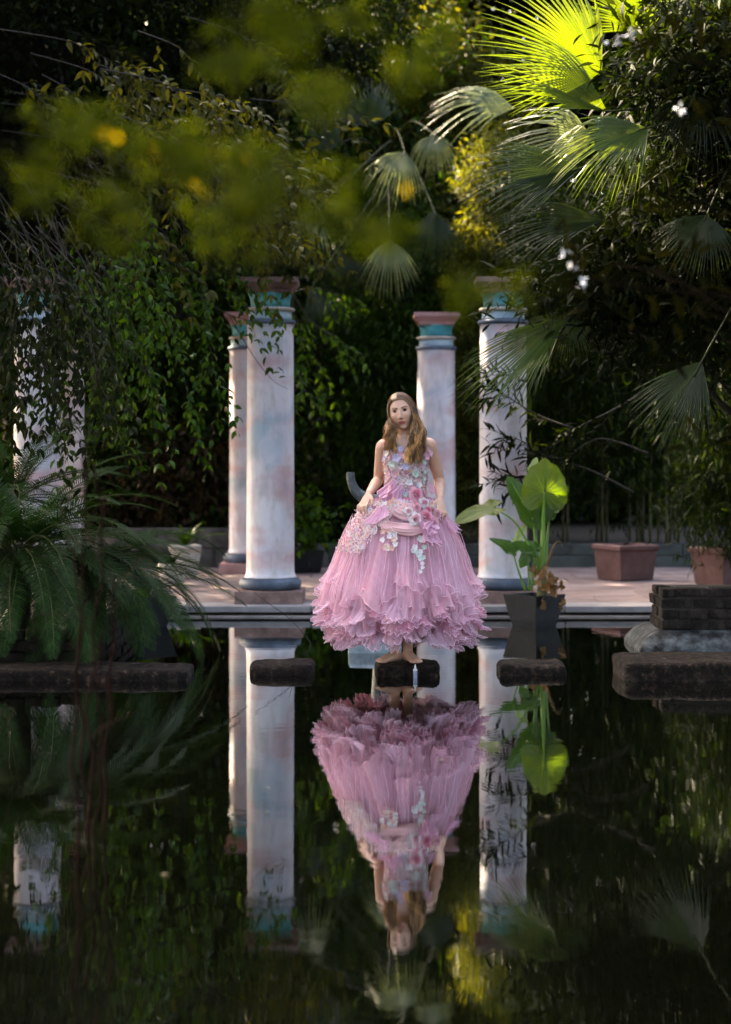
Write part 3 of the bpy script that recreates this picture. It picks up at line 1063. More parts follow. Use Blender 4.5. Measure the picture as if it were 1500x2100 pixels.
# ---------------- leafy branches: curved twigs with leaves along them
def spray(name, label, cat, root, twigs, mat, L, W, spacing, tw=.006, droop=.2, sub=3, sublen=.35, bmat=None, group=None, fine=True, flat=.5, rseed=1, dens=1.0):
    """twigs: list of lists of world points (each a main branch)"""
    rs = random.Random(rseed)
    t = thing(name, label, cat, root, 0, group)
    rt = Vector(root)
    q = MB()
    pos, dirs = [], []
    allt = []
    for tp in twigs:
        pts, rr = smooth_path([Vector(p) - rt for p in tp], [tw * (1 - .8 * i / (len(tp) - 1)) for i in range(len(tp))], 6)
        q.tube(pts, rr, 5)
        allt.append((pts, 1))
        for s in range(sub):
            i = rs.randrange(len(pts) // 5, len(pts) - 1)
            d = (pts[i + 1] - pts[i]).normalized()
            side = Vector((rs.uniform(-1, 1), rs.uniform(-1, 1), rs.uniform(-1, .5)))
            d2 = (d * .8 + side * .8).normalized()
            ln = sublen * rs.uniform(.5, 1.2)
            p0 = pts[i]
            sp_ = [p0 + d2 * ln * u + Vector((0, 0, -droop * ln * u * u)) for u in np.linspace(0, 1, 7)]
            sp_ = [p + Vector((rs.uniform(-1, 1), rs.uniform(-1, 1), rs.uniform(-1, 1))) * ln * .02 for p in sp_]
            q.tube(sp_, [tw * .4 * (1 - .12 * k) for k in range(7)], 4)
            allt.append((sp_, 0))
    for pts, main in allt:
        acc = 0
        for i in range(len(pts) - 1):
            seg = pts[i + 1] - pts[i]
            if main and i < len(pts) * .25:
                continue
            acc += seg.length
            while acc > spacing:
                acc -= spacing
                if rs.random() > dens:
                    continue
                d = seg.normalized()
                side = d.orthogonal().normalized()
                side = Matrix.Rotation(rs.uniform(0, 6.28), 3, d) @ side
                pos.append(tuple(pts[i + 1]))
                dirs.append(tuple(d * .6 + side * .9 + Vector((0, 0, -droop))))
    q.build('branch', bmat or twigm, t)
    pos, dirs = np.array(pos), np.array(dirs)
    kp = shaft_keep(pos, rt)
    pos, dirs = pos[kp], dirs[kp]
    k = len(pos)
    ll = L * (.6 + .7 * RNG.random(k))
    v, f = leaf_arrays(pos, dirs, ll, ll * W / L, fine=fine, curl=.2)
    link('foliage', mesh_np('foliage', v, f), mat, t)
    return t


def pxpath(pts, D0, D1=None):
    D1 = D1 or D0
    n = len(pts) - 1
    return [P(x, y, D0 + (D1 - D0) * i / n) for i, (x, y) in enumerate(pts)]


# climbing shrub whose twigs hang in front of the left columns
rs = random.Random(21)
tw = []
for k in range(26):
    x0, y0 = rs.uniform(120, 420), rs.uniform(380, 600)
    dx, dy = rs.uniform(-60, 70), rs.uniform(160, 360)
    D = rs.uniform(12.2, 14.2)
    tw.append(pxpath([(x0 - rs.uniform(20, 120), y0 - rs.uniform(40, 160)), (x0, y0), (x0 + dx * .5, y0 + dy * .4), (x0 + dx, y0 + dy * .75), (x0 + dx * 1.25, y0 + dy)], D))
for pl in ([(380, 470), (450, 540), (510, 590), (545, 640)], [(380, 470), (440, 560), (490, 620), (515, 690)], [(380, 470), (470, 530), (540, 570), (580, 600)]):
    tw.append(pxpath(pl, 14.4))
spray('hanging_vine', 'leafy green vine with thin bare twigs hanging between the left columns', 'vine', P(120, 300, 13), tw, L_VINE, .066, .032, .030, .0035, .4, 5, .45, rseed=2, dens=.85)
tw = []
for k in range(34):
    x0, y0 = rs.uniform(-40, 200), rs.uniform(450, 620)
    dx, dy = rs.uniform(-40, 90), rs.uniform(120, 300)
    D = rs.uniform(9.6, 11.4)
    tw.append(pxpath([(x0 - rs.uniform(20, 120), y0 - rs.uniform(40, 160)), (x0, y0), (x0 + dx * .5, y0 + dy * .5), (x0 + dx, y0 + dy)], D))
spray('hanging_vine', 'dark small-leaved vine dangling in front of the far left columns', 'vine', P(-60, 400, 10.5), tw, L_DARK, .06, .024, .03, .0035, .5, 5, .4, rseed=3)
# upper left/centre mass of fine leafy twigs above the left front capital
tw = []
for k in range(34):
    x0, y0 = rs.uniform(60, 620), rs.uniform(60, 470)
    dx, dy = rs.uniform(40, 200), rs.uniform(40, 150)
    D = rs.uniform(13, 17)
    tw.append(pxpath([(x0 - dx, y0 - dy * .3), (x0, y0), (x0 + dx * .5, y0 + dy * .4), (x0 + dx, y0 + dy)], D))
spray('overhanging_branches', 'tangle of dark leafy twigs filling the upper left above the columns', 'branches', P(-100, 200, 14), tw, L_OLIVE, .09, .035, .03, .006, .3, 8, .55, rseed=4)
tree('broadleaf_tree', 'dark leafy tree overhanging the left columns from above', (-3.6, 16.9, .05),
     [(tuple(P(120, 120, 16.5)), (.9, .6, .7)), (tuple(P(330, 250, 17)), (.8, .6, .6)), (tuple(P(540, 110, 17.2)), (.8, .6, .55)), (tuple(P(60, 420, 16.2)), (.7, .6, .6)), (tuple(P(330, 480, 17)), (.75, .5, .4)), (tuple(P(330, -30, 17)), (1.2, .7, .5)), (tuple(P(700, 20, 18)), (.8, .6, .5))],
     26000, .10, .042, L_DARK, .07, group=GB, clump_r=.2)
# twigs to the right of front left column and the long bare twigs
spray('hanging_vine', 'fresh green drooping sprays just right of the front left column', 'vine', P(560, 560, 17.4),
      [pxpath([(600, 600), (640, 660), (700, 700), (740, 730)], 17.2), pxpath([(600, 600), (610, 660), (640, 720), (660, 760)], 17.2, 17.6), pxpath([(600, 600), (598, 690), (612, 770), (640, 820), (680, 850)], 17.2, 16.6), pxpath([(600, 600), (640, 590), (680, 600), (730, 640)], 17.2, 18)],
      L_VINE, .085, .036, .04, .006, .5, 7, .4, rseed=6)
bt_ = thing('bare_twig', 'thin bare twig curving across the neck of the front left column', 'twig', P(400, 600, 14.7))
for pl in ([(400, 600), (470, 645), (560, 664), (620, 655), (660, 625)], [(470, 645), (520, 730), (560, 780), (592, 798)]):
    a_, r_ = smooth_path([P(x, y, 14.7) - Vector(bt_.location) for x, y in pl], [.004 * (1 - .7 * i / (len(pl) - 1)) for i in range(len(pl))], 6)
    q = MB(); q.tube(a_, r_, 5); q.build('stem', twigm, bt_)
for x, y in ((560, 766), (572, 775), (520, 700), (500, 690)):
    v, f = leaf_arrays(np.array([tuple(P(x, y, 14.7) - Vector(bt_.location))]), np.array([[1.0, 0, .3]]), .06, .035, fine=True, up=np.array([[0, -.6, 1.0]]))
    link('leaf', mesh_np('leaf', v, f), L_VINE, bt_)
# oleander branch in front of the right column
rs = random.Random(5)
tw = [pxpath([(1345, 790), (1260, 840), (1180, 880), (1120, 920), (1060, 900), (1000, 880)], 14.75), pxpath([(1300, 1010), (1200, 960), (1120, 950), (1060, 985), (1000, 960)], 14.75),
      pxpath([(1180, 880), (1100, 850), (1020, 800), (985, 790)], 14.75), pxpath([(1330, 930), (1230, 900), (1150, 940), (1090, 920)], 14.7), pxpath([(1220, 640), (1150, 700), (1100, 780), (1040, 770)], 14.75)]
spray('oleander_branch', 'long-leaved branch reaching across the front right column from the right', 'branch', P(1345, 800, 14.75), tw, L_DARK, .13, .026, .022, .010, .1, 7, .3, rseed=8)


# ---------------- fan palms
def fan_mesh(name, nseg=44, spread=R(160), L=1.0, fused=.42, tipdroop=.3, seed=0, fold=0.0, ragged=.12):
    rs = random.Random(seed)
    vs, fs = [], []
    rows = [.03, .2, fused, .58, .74, .88, 1.0]
    for k in range(nseg):
        u = (k + .5) / nseg * 2 - 1
        a = u * spread / 2
        da = spread / nseg
        LL = L * (1 - .28 * abs(u) ** 2) * rs.uniform(1 - ragged, 1)
        jit = rs.uniform(-.03, .03)
        td = tipdroop * rs.uniform(.5, 1.5)
        tw_ = rs.uniform(-.5, .5)
        base = len(vs)
        for t in rows:
            w = (L * t * math.tan(da / 2) * 1.02) if t <= fused else (L * fused * math.tan(da / 2) * max(.04, 1 - ((t - fused) / (1 - fused)) ** 1.15))
            s = max(0, t - fused) / (1 - fused)
            aa = a + jit * s
            r_ = LL * t
            dz = -td * L * s ** 2 * .6 - .05 * L * t * t
            zf = fold * abs(u) * r_
            c = Vector((r_ * math.cos(aa), r_ * math.sin(aa), zf + dz))
            sd = Vector((-math.sin(aa), math.cos(aa), tw_ * s)).normalized()
            ple = w * .55
            vs += [c + sd * w + Vector((0, 0, ple)), c, c - sd * w + Vector((0, 0, ple))]
        for i in range(len(rows) - 1):
            o = base + i * 3
            fs += [(o, o + 1, o + 4, o + 3), (o + 1, o + 2, o + 5, o + 4)]
    me = bpy.data.meshes.new(name)
    me.from_pydata(vs, [], fs)
    me.update()
    return me


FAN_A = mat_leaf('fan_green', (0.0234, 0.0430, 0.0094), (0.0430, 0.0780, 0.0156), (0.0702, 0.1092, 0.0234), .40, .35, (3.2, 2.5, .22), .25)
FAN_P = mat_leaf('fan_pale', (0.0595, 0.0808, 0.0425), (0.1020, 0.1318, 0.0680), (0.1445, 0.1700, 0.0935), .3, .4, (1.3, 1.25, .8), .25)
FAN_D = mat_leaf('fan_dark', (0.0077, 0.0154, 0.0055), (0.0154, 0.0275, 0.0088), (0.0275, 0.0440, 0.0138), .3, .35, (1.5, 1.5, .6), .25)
petm = mat_plain('palm_petiole', (.022, .026, .009), .6, .1, .3, 5)
fibre = mat_rough('palm_trunk', [(0.3, (0.006, 0.005, 0.004)), (0.7, (0.025, 0.019, 0.013))], 10, (1, 1, 4), rough=.9, bstr=1, bdist=.03)


def fan_palm(label, trunk_base, crown, tr, fronds):
    t = thing('fan_palm', label, 'palm', trunk_base)
    tb_ = Vector(trunk_base)
    cr = Vector(crown) - tb_
    q = MB()
    pts = wobble((0, 0, -.1), cr, 10, .01)
    q.tube(pts, [tr * (1.25 if k == 0 else 1) * (1 + .06 * (-1) ** k) for k in range(11)], 12)
    q.build('trunk', fibre, t)
    for i, fr_ in enumerate(fronds):
        hub, tip, nrm, spread, mat, td, fold = fr_[:7]
        hub, tip = Vector(hub) - tb_, Vector(tip) - tb_
        ax = tip - hub
        L = ax.length
        ax.normalize()
        n_ = Vector(nrm)
        n_ = (n_ - ax * n_.dot(ax)).normalized()
        sd_ = n_.cross(ax)
        me = fan_mesh('frond', int((26 if mat is not FAN_P else 16) + spread / math.pi * (22 if mat is not FAN_P else 12)), spread, L, .45, td, i + 3, fold)
        me.materials.append(mat)
        o = link('frond', me, None, t)
        M_ = Matrix((ax, sd_, n_)).transposed().to_4x4()
        M_.translation = hub
        o.matrix_local = M_
        q = MB()
        mid = cr.lerp(hub, .5) + Vector((0, 0, (cr - hub).length * .12))
        if hub.z < cr.z - .8 and cr.x > hub.x:
            mid += Vector((.38, .1, .1))
        a_, r_ = smooth_path([cr, mid, hub, hub + ax * L * .12], [.013, .009, .006, .003], 6)
        q.tube(a_, r_, 6)
        pe = q.build('petiole', petm, o)
        pe.matrix_local = M_.inverted()
    return t


def fr(hx, hy, tx, ty, D, Dt=None, n=(0, -1, .35), spread=150, mat=FAN_A, td=.3, fold=0.0):
    return (P(hx, hy, D), P(tx, ty, Dt or D), n, R(spread), mat, td, fold)


PD = 12.6
fan_palm('large fan palm at upper right with sunlit yellow green frond', (P(1590, 0, PD).x, PD + .2, -.1), P(1540, 300, PD + .1), .10, [
    fr(1235, 150, 985, -10, PD, PD - .15, (.55, -.85, .05), 125, FAN_A, .2, .10),
    fr(1245, 228, 985, 110, PD - .2, PD - .4, (.35, -.75, .5), 80, FAN_A, .25, .3),
    fr(1330, 262, 1120, 330, PD - .4, PD - .7, (0, -.7, .7), 100, FAN_A, .5, .1),
    fr(1215, 285, 1050, 262, PD + .5, PD + .3, (0, -1, .3), 110, FAN_P, .8, .0),
    fr(1190, 345, 930, 385, PD - .3, PD - .5, (.1, -.8, .5), 75, FAN_D, .35, .2),
    fr(1240, 450, 985, 480, PD - .1, PD - .3, (.1, -.7, .6), 60, FAN_D, .4, .2),
    fr(1440, 740, 1325, 930, PD - .6, PD - .8, (-.3, -1, .15), 75, FAN_D, .25, .15),
    fr(1450, 440, 1400, 570, PD - .2, PD - .4, (-.2, -1, .2), 120, FAN_D, .4, .1),
    fr(1400, 90, 1480, -60, PD, PD, (0, -1, .4), 130, FAN_D, .4, .1),
    fr(1420, 180, 1500, 330, PD, PD - .4, (.3, -1, .4), 130, FAN_D, .5, .1),
    fr(1330, 60, 1250, -120, PD + .3, PD + .2, (0, -1, .3), 140, FAN_A, .3, .1),
    fr(1160, 652, 940, 850, PD + .6, PD + .3, (-.5, -.8, .35), 62, FAN_A, .12, .2),
    fr(1165, 648, 1150, 740, PD + .7, PD + .5, (.1, -1, .2), 150, FAN_A, .3, .1),
])
fan_palm('pale grey green fan palm in the background above and between the columns', (P(822, 0, 22.4).x, 22.4, GZ - .2), P(790, 330, 21.6), .11, [
    fr(655, 425, 590, 540, 18.8, 18.5, (-.3, -1, .5), 85, FAN_P, .35, .0),
    fr(800, 490, 800, 600, 18.6, 18.3, (0, -1, .4), 95, FAN_P, .4, .0),
    fr(830, 310, 785, 395, 19, 18.7, (0, -1, .5), 110, FAN_P, .7, .0),
    fr(890, 275, 890, 350, 19.2, 19, (0, -1, .5), 120, FAN_P, .8, .0),
    fr(1055, 222, 890, 175, 18.5, 18.3, (.1, -.8, .8), 95, FAN_P, .6, .0),
    fr(640, 590, 690, 690, 19, 18.7, (0, -1, .4), 80, FAN_D, .3, .0),
    fr(890, 430, 890, 555, 19.3, 19, (.2, -1, .4), 85, FAN_D, .3, .0),
    fr(700, 290, 630, 240, 20.5, 20.3, (0, -1, .5), 130, FAN_D, .5, .0),
    fr(760, 260, 740, 150, 20.5, 20.4, (0, -1, .4), 140, FAN_D, .5, .0),
    fr(700, 520, 720, 610, 20, 19.8, (0, -1, .3), 110, FAN_D, .4, .0),
    fr(570, 470, 520, 560, 20, 19.8, (0, -1, .3), 100, FAN_P, .4, .0),
])


# ---------------- sago palms (cycads)
def cycad_frond(L=1.1, nl=62, el=R(35), bend=1.3, ll=.15, seed=0, vee=.35):
    rs = random.Random(seed)
    q = MB()
    n = 16
    pts = []
    p = Vector((0, 0, 0))
    a = el
    side_b = rs.uniform(-.25, .25)
    h = 0
    for i in range(n + 1):
        pts.append(p.copy())
        p += Vector((math.cos(a) * math.cos(h), math.cos(a) * math.sin(h), math.sin(a))) * (L / n)
        a -= bend / n
        h += side_b / n
    q.tube(pts, [.007 * (1 - .75 * i / n) for i in range(n + 1)], 5, 1)
    for i in range(nl):
        t = .10 + .90 * i / (nl - 1)
        j = min(n - 1, int(t * n))
        c = pts[j].lerp(pts[j + 1], t * n - j)
        tg = (pts[j + 1] - pts[j]).normalized()
        sd = Vector((0, 0, 1)).cross(tg).normalized()
        up = tg.cross(sd)
        l_ = ll * (math.sin(math.pi * min(1, .12 + t * .86)) ** .6) * rs.uniform(.88, 1.06)
        fw = .35 + .75 * t
        for s in (-1, 1):
            d = (sd * s + tg * fw + up * (vee * (1 - t * .5)) + Vector((rs.uniform(-.06, .06), rs.uniform(-.06, .06), rs.uniform(-.06, .06)))).normalized()
            w = tg * .0056
            m_ = c + d * l_ * .55 + Vector((0, 0, -.02 * l_))
            e = c + d * l_ + Vector((0, 0, -.16 * l_))
            q.add([c - w * .6, c + w * .6, m_ + w, m_ - w, e], [(0, 1, 2, 3), (3, 2, 4)], 0)
    return q.mesh('frond')


CYC = mat_leaf('sago_leaf', (0.0040, 0.0168, 0.0018), (0.0090, 0.0312, 0.0036), (0.0220, 0.0540, 0.0072), .22, .45, (1.5, 1.6, .5), .12)
cy_me = []
for s in range(7):
    me = cycad_frond(random.uniform(1.0, 1.25), 54, R(random.uniform(25, 50)), random.uniform(.9, 1.6), .165, s)
    me.materials.append(CYC)
    me.materials.append(mat_plain('sago_rachis', (.035, .045, .012), .5, .1, .3, 6))
    cy_me.append(me)


def cycad(label, loc, th, specs):
    t = thing('sago_palm', label, 'sago palm', loc)
    q = MB()
    q.lathe([(.07, -.5), (.07, -.1), (.075, th * .5), (.075, th), (.04, th + .05)], 14)
    q.build('trunk', fibre, t)
    for (az, tilt, sc, k, roll) in specs:
        o = link('frond', cy_me[k], None, t)
        M_ = Matrix.Rotation(az, 4, 'Z') @ Matrix.Rotation(-tilt, 4, 'Y') @ Matrix.Rotation(roll, 4, 'X')
        o.matrix_local = Matrix.Translation((.06 * math.cos(az), .06 * math.sin(az), th)) @ M_ @ Matrix.Scale(sc, 4)
    return t


rs = random.Random(31)


def ring_specs(n, t0, t1, sc0, sc1, azr=(0, 2 * math.pi)):
    out = []
    for i in range(n):
        out.append((azr[0] + (azr[1] - azr[0]) * (i + rs.uniform(-.3, .3)) / n, R(rs.uniform(t0, t1)), rs.uniform(sc0, sc1), rs.randrange(7), rs.uniform(-.25, .25)))
    return out


p = P(40, 1140, 11.5)
cycad('big dark sago palm at the left edge leaning over the stone slab', (p.x, p.y, .22), .50, ring_specs(16, 15, 40, .85, 1.0) + ring_specs(20, -12, 10, .9, 1.05) + ring_specs(20, -45, -15, .85, 1.0) + ring_specs(15, -62, -25, .85, 1.0, (-2.9, -.2)))
p = P(195, 1160, 12.0)
cycad('second sago palm with long green fronds arching right over the water', (p.x, p.y, .22), .36, ring_specs(8, 5, 25, .6, .75) + ring_specs(18, -18, 4, .75, .9) + ring_specs(18, -45, -18, .8, .95) + ring_specs(13, -62, -25, .75, .9, (-2.9, .3)))
p = P(20, 1000, 12.6)
cycad('tall sago palm at the far left behind the nearer one', (p.x, p.y, .22), .80, ring_specs(12, 15, 45, .65, .8) + ring_specs(14, -15, 10, .7, .85) + ring_specs(12, -45, -20, .65, .8))


# ---------------- elephant ear
def ear_mesh(name, Lf, Wd, lobe, cup=.12, seed=0, droop=.15, nr=9, na=64):
    """attach point at origin, tip along +X, width along Y, face +Z"""
    rs = random.Random(seed)
    vs, fs = [(0, 0, 0)], []
    for i in range(1, nr + 1):
        r = i / nr
        for k in range(na):
            th = 2 * math.pi * k / na
            c, s = math.cos(th), math.sin(th)
            # heart outline
            ax = Lf if c > 0 else lobe
            rad = 1 / math.sqrt((c / ax) ** 2 + (s / (Wd / 2)) ** 2)
            if c < 0:
                rad *= 1 - .82 * math.exp(-((abs(th - math.pi)) / .26) ** 2)
                rad *= 1.0 + .25 * math.exp(-((abs(abs(th - math.pi) - .8)) / .5) ** 2)
            else:
                rad *= 1 + .10 * math.exp(-(th if th < math.pi else th - 2 * math.pi) ** 2 / .02)
            rad *= 1 + .02 * math.sin(th * 13 + seed) * r
            x, y = rad * r * c, rad * r * s
            q_ = abs(math.sin(th * 9)) ** .5
            z = (q_ - .6) * .012 * (Wd / .3) * math.sin(math.pi * min(1, r * .95)) - cup * (y / (Wd / 2)) ** 2 * Wd * -.35 - droop * Lf * (x / Lf) ** 2 * (1 if x > 0 else .5)
            z += .012 * math.sin(th * 5 + seed * 2) * r ** 3
            vs.append((x, y, z))
    for k in range(na):
        k2 = (k + 1) % na
        fs.append((0, 1 + k, 1 + k2))
        for i in range(nr - 1):
            a, b_ = 1 + i * na, 1 + (i + 1) * na
            fs.append((a + k, b_ + k, b_ + k2, a + k2))
    me = bpy.data.meshes.new(name)
    me.from_pydata(vs, [], fs)
    me.polygons.foreach_set('use_smooth', [True] * len(fs))
    me.update()
    return me


# leaf blade with ribs radiating from the stalk
def ear_mat(name, ca, cb, rib, trans):
    m, nt, b = nodes_of(name)
    tc = nt.nodes.new('ShaderNodeTexCoord')
    sx = nt.nodes.new('ShaderNodeSeparateXYZ')
    nt.links.new(tc.outputs['Object'], sx.inputs[0])
    at = nt.nodes.new('ShaderNodeMath'); at.operation = 'ARCTAN2'
    nt.links.new(sx.outputs['Y'], at.inputs[0]); nt.links.new(sx.outputs['X'], at.inputs[1])
    mu = nt.nodes.new('ShaderNodeMath'); mu.operation = 'MULTIPLY'; mu.inputs[1].default_value = 9
    nt.links.new(at.outputs[0], mu.inputs[0])
    sn = nt.nodes.new('ShaderNodeMath'); sn.operation = 'SINE'
    nt.links.new(mu.outputs[0], sn.inputs[0])
    ab = nt.nodes.new('ShaderNodeMath'); ab.operation = 'ABSOLUTE'
    nt.links.new(sn.outputs[0], ab.inputs[0])
    n = noise(nt, tc.outputs['Object'], 14, 5)
    c0 = ramp(nt, n, [(.3, ca), (.7, cb)])
    f = ramp(nt, ab.outputs[0], [(0.0, (1, 1, 1)), (.16, (0, 0, 0))])
    c = mixc(nt, f, c0, rib)
    nt.links.new(c, b.inputs['Base Color'])
    b.inputs['Roughness'].default_value = .38
    t = nt.nodes.new('ShaderNodeBsdfTranslucent')
    nt.links.new(mixc(nt, 1, c, (1.5, 1.5, .4), 'MULTIPLY'), t.inputs['Color'])
    mx = nt.nodes.new('ShaderNodeMixShader'); mx.inputs[0].default_value = trans
    nt.links.new(b.outputs[0], mx.inputs[1]); nt.links.new(t.outputs[0], mx.inputs[2])
    nt.links.new(mx.outputs[0], nt.nodes['Material Output'].inputs['Surface'])
    return m


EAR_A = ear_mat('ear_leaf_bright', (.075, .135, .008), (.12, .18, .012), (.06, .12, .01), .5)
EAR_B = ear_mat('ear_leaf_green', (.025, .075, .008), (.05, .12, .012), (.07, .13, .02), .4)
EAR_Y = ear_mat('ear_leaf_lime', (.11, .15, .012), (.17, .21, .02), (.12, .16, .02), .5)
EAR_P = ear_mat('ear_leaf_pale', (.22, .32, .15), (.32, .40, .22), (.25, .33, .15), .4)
stalkm = mat_plain('ear_stalk', (.13, .26, .03), .4, .4, .25, 5)
DE = 14.15
ep = P(1096, 0, DE)
ear = thing('elephant_ear_plant', 'bright green elephant ear plant with huge heart-shaped leaves in the dark pot', 'plant', (ep.x, DE, .18))
eb = Vector(ear.location)


def ear_leaf(at_, tip, wpx, n, mat, lobepx, root, Dd=0.0, seed=0, cup=.1, droop=.1, sr=.009, mid=None, lab=None):
    A, T = P(at_[0], at_[1], DE + Dd) - eb, P(tip[0], tip[1], DE + Dd + (at_[2] if len(at_) > 2 else 0)) - eb
    ax = T - A
    Lf = ax.length
    ax.normalize()
    n_ = Vector(n); n_ = (n_ - ax * n_.dot(ax)).normalized()
    sd_ = n_.cross(ax)
    o = link('leaf', ear_mesh('leaf', Lf, wpx / 263, lobepx / 263, cup, seed, droop), mat, ear)
    M_ = Matrix((ax, sd_, n_)).transposed().to_4x4(); M_.translation = A
    o.matrix_local = M_
    if lab:
        o['label'] = lab
    q = MB()
    rp = P(root[0], root[1], DE) - eb
    mp_ = (P(mid[0], mid[1], DE + Dd * .6) - eb) if mid else rp.lerp(A, .55) + Vector((0, .01, .02))
    a_, r_ = smooth_path([rp, mp_, A], [sr * 1.5, sr, sr * .55], 8)
    q.tube(a_, r_, 8)
    q.build('stalk', stalkm, ear)
    q = MB()  # midrib
    q.tube([(0, 0, -.004), (Lf * .5, 0, -.004 - droop * Lf * .25), (Lf * .97, 0, -droop * Lf * .94)], [sr * .5, sr * .32, .001], 5)
    q.build('midrib', stalkm, o)


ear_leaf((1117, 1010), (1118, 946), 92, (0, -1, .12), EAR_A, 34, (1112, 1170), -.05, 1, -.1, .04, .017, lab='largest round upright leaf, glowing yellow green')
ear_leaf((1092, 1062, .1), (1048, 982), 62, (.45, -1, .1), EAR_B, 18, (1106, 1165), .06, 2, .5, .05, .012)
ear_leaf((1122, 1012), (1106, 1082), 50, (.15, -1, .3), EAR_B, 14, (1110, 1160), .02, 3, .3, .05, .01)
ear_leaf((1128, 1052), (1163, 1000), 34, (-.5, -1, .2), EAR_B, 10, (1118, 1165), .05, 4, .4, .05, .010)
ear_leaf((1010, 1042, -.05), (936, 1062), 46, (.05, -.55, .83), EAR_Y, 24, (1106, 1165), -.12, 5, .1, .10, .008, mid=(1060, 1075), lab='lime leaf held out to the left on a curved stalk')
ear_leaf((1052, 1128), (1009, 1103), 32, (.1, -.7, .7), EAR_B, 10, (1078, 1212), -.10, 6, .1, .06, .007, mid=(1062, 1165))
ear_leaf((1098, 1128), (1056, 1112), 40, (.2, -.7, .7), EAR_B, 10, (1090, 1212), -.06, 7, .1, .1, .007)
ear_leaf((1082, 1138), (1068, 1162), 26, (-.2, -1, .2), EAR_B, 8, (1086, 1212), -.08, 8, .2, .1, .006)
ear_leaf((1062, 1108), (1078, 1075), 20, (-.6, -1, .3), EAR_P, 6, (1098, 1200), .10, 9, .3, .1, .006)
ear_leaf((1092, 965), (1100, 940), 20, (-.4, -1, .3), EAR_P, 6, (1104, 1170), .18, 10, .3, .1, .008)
q = MB()
a_, r_ = smooth_path([P(1112, 1222, DE) - eb, P(1113, 1190, DE) - eb, P(1113, 1150, DE) - eb], [.045, .036, .02], 6)
q.tube(a_, r_, 10); q.build('stem', mat_rough('ear_stem', [(.3, (.08, .05, .03)), (.7, (.14, .16, .05))], 14), ear)
# withered leaves over the rim
rs = random.Random(77)
drym = mat_leaf('withered_leaf', (0.0800, 0.0440, 0.0200), (0.1760, 0.1040, 0.0480), (0.3360, 0.2480, 0.1440), .3, .7, (1.4, 1.1, .7))
for k, (x, y, s) in enumerate([(1110, 1190, 30), (1125, 1205, 30), (1140, 1212, 28), (1155, 1198, 22), (1110, 1235, 24), (1150, 1238, 28), (1100, 1175, 24), (1130, 1185, 26), (1118, 1172, 24), (1142, 1192, 20)]):
    n = 7
    vs, fs = [], []
    for i in range(n):
        for j in range(n):
            u, w_ = i / (n - 1) * 2 - 1, j / (n - 1) * 2 - 1
            sq = 1 - .35 * (u * u * w_ * w_)
            v_ = Vector((u * sq, w_ * sq * .8, 0))
            nz = mnoise.noise_vector(v_ * 1.6 + Vector((k * 5.1, 0, 0)))
            vs.append((v_ + nz * .75 + Vector((0, 0, .5 * u * u - .3 * w_))) * (s / 2 / 263))
    for i in range(n - 1):
        for j in range(n - 1):
            fs.append((i * n + j, (i + 1) * n + j, (i + 1) * n + j + 1, i * n + j + 1))
    me = bpy.data.meshes.new('withered_leaf'); me.from_pydata(vs, [], fs); me.polygons.foreach_set('use_smooth', [True] * len(fs)); me.update()
    o = link('withered_leaf', me, drym, ear, P(x, y, DE - .17 - .07 * rs.random()) - eb, (R(90) + rs.uniform(-.8, .8), rs.uniform(-1, 1), rs.uniform(0, 6)))
q = MB()
a_, r_ = smooth_path([P(1116, 1180, DE - .06) - eb, P(1128, 1140, DE - .1) - eb, P(1140, 1114, DE - .1) - eb, P(1150, 1112, DE - .1) - eb, P(1153, 1122, DE - .1) - eb], [.014, .012, .007, .004, .002], 6)
q.tube(a_, r_, 7); q.build('dead_stalk', drym, ear)


# ---------------- small potted plants on the terrace
def tuft(name, label, loc, n, L, W, mat, lean=.7, cat='plant'):
    rs = random.Random(hash(label) % 999 if False else len(label))
    t = thing(name, label, cat, loc)
    for k in range(n):
        az = 2 * math.pi * k / n + rs.uniform(-.3, .3)
        ll = L * rs.uniform(.6, 1.1)
        el = rs.uniform(.6, 1.4)
        d = Vector((math.cos(az), math.sin(az), 0))
        rows = []
        q = MB()
        vs, fs = [], []
        nn = 7
        for i in range(nn):
            s = i / (nn - 1)
            c = d * (ll * lean * s ** 1.3 * math.cos(el) * 1.6) + Vector((0, 0, ll * (s * math.sin(el) - .45 * s ** 2.4 * lean)))
            w_ = W * (math.sin(math.pi * min(1, .1 + s * .9)) ** .8) * .5 + .001
            sd_ = Vector((-d.y, d.x, 0))
            vs += [c + sd_ * w_ + Vector((0, 0, w_ * .5)), c, c - sd_ * w_ + Vector((0, 0, w_ * .5))]
        for i in range(nn - 1):
            o = i * 3
            fs += [(o, o + 1, o + 4, o + 3), (o + 1, o + 2, o + 5, o + 4)]
        q.add(vs, fs, 0, True)
        q.build('leaf', mat, t)
    return t


p = P(378, 0, 18.2)
tuft('strap_leaf_plant', 'green strap-leaved plant growing in the round cream pot', (p.x, 18.3, TZ + .28), 22, .48, .03, L_VINE, .8)
p = P(296, 0, 14.1)
tuft('strap_leaf_plant', 'grassy plant in the dark square pot by the sago palm', (p.x, 14.1, .19), 20, .5, .025, L_VINE, .9)
p = P(352, 0, 17.2)
tuft('strap_leaf_plant', 'small tufted plant in the smaller cream pot', (p.x, 17.3, TZ + .14), 14, .3, .025, L_MID, .8)
p = P(1287, 0, 17.9)
tuft('strap_leaf_plant', 'short dark seedling tuft in the terracotta planter', (p.x, 18.05, TZ + .29), 9, .14, .016, L_DARK, .8)
p = P(628, 0, 19.2)
tree('leafy_shrub', 'bright green shrub in the grey pot right of the front left column', (p.x, 19.2, TZ + .17),
     [((p.x, 19.2, .62), (.19, .15, .24)), ((p.x - .08, 19.1, .45), (.14, .12, .12))], 520, .085, .05, L_VINE, .012, 'shrub', None, .09, 10, .3, True, branches=16, stems=3)
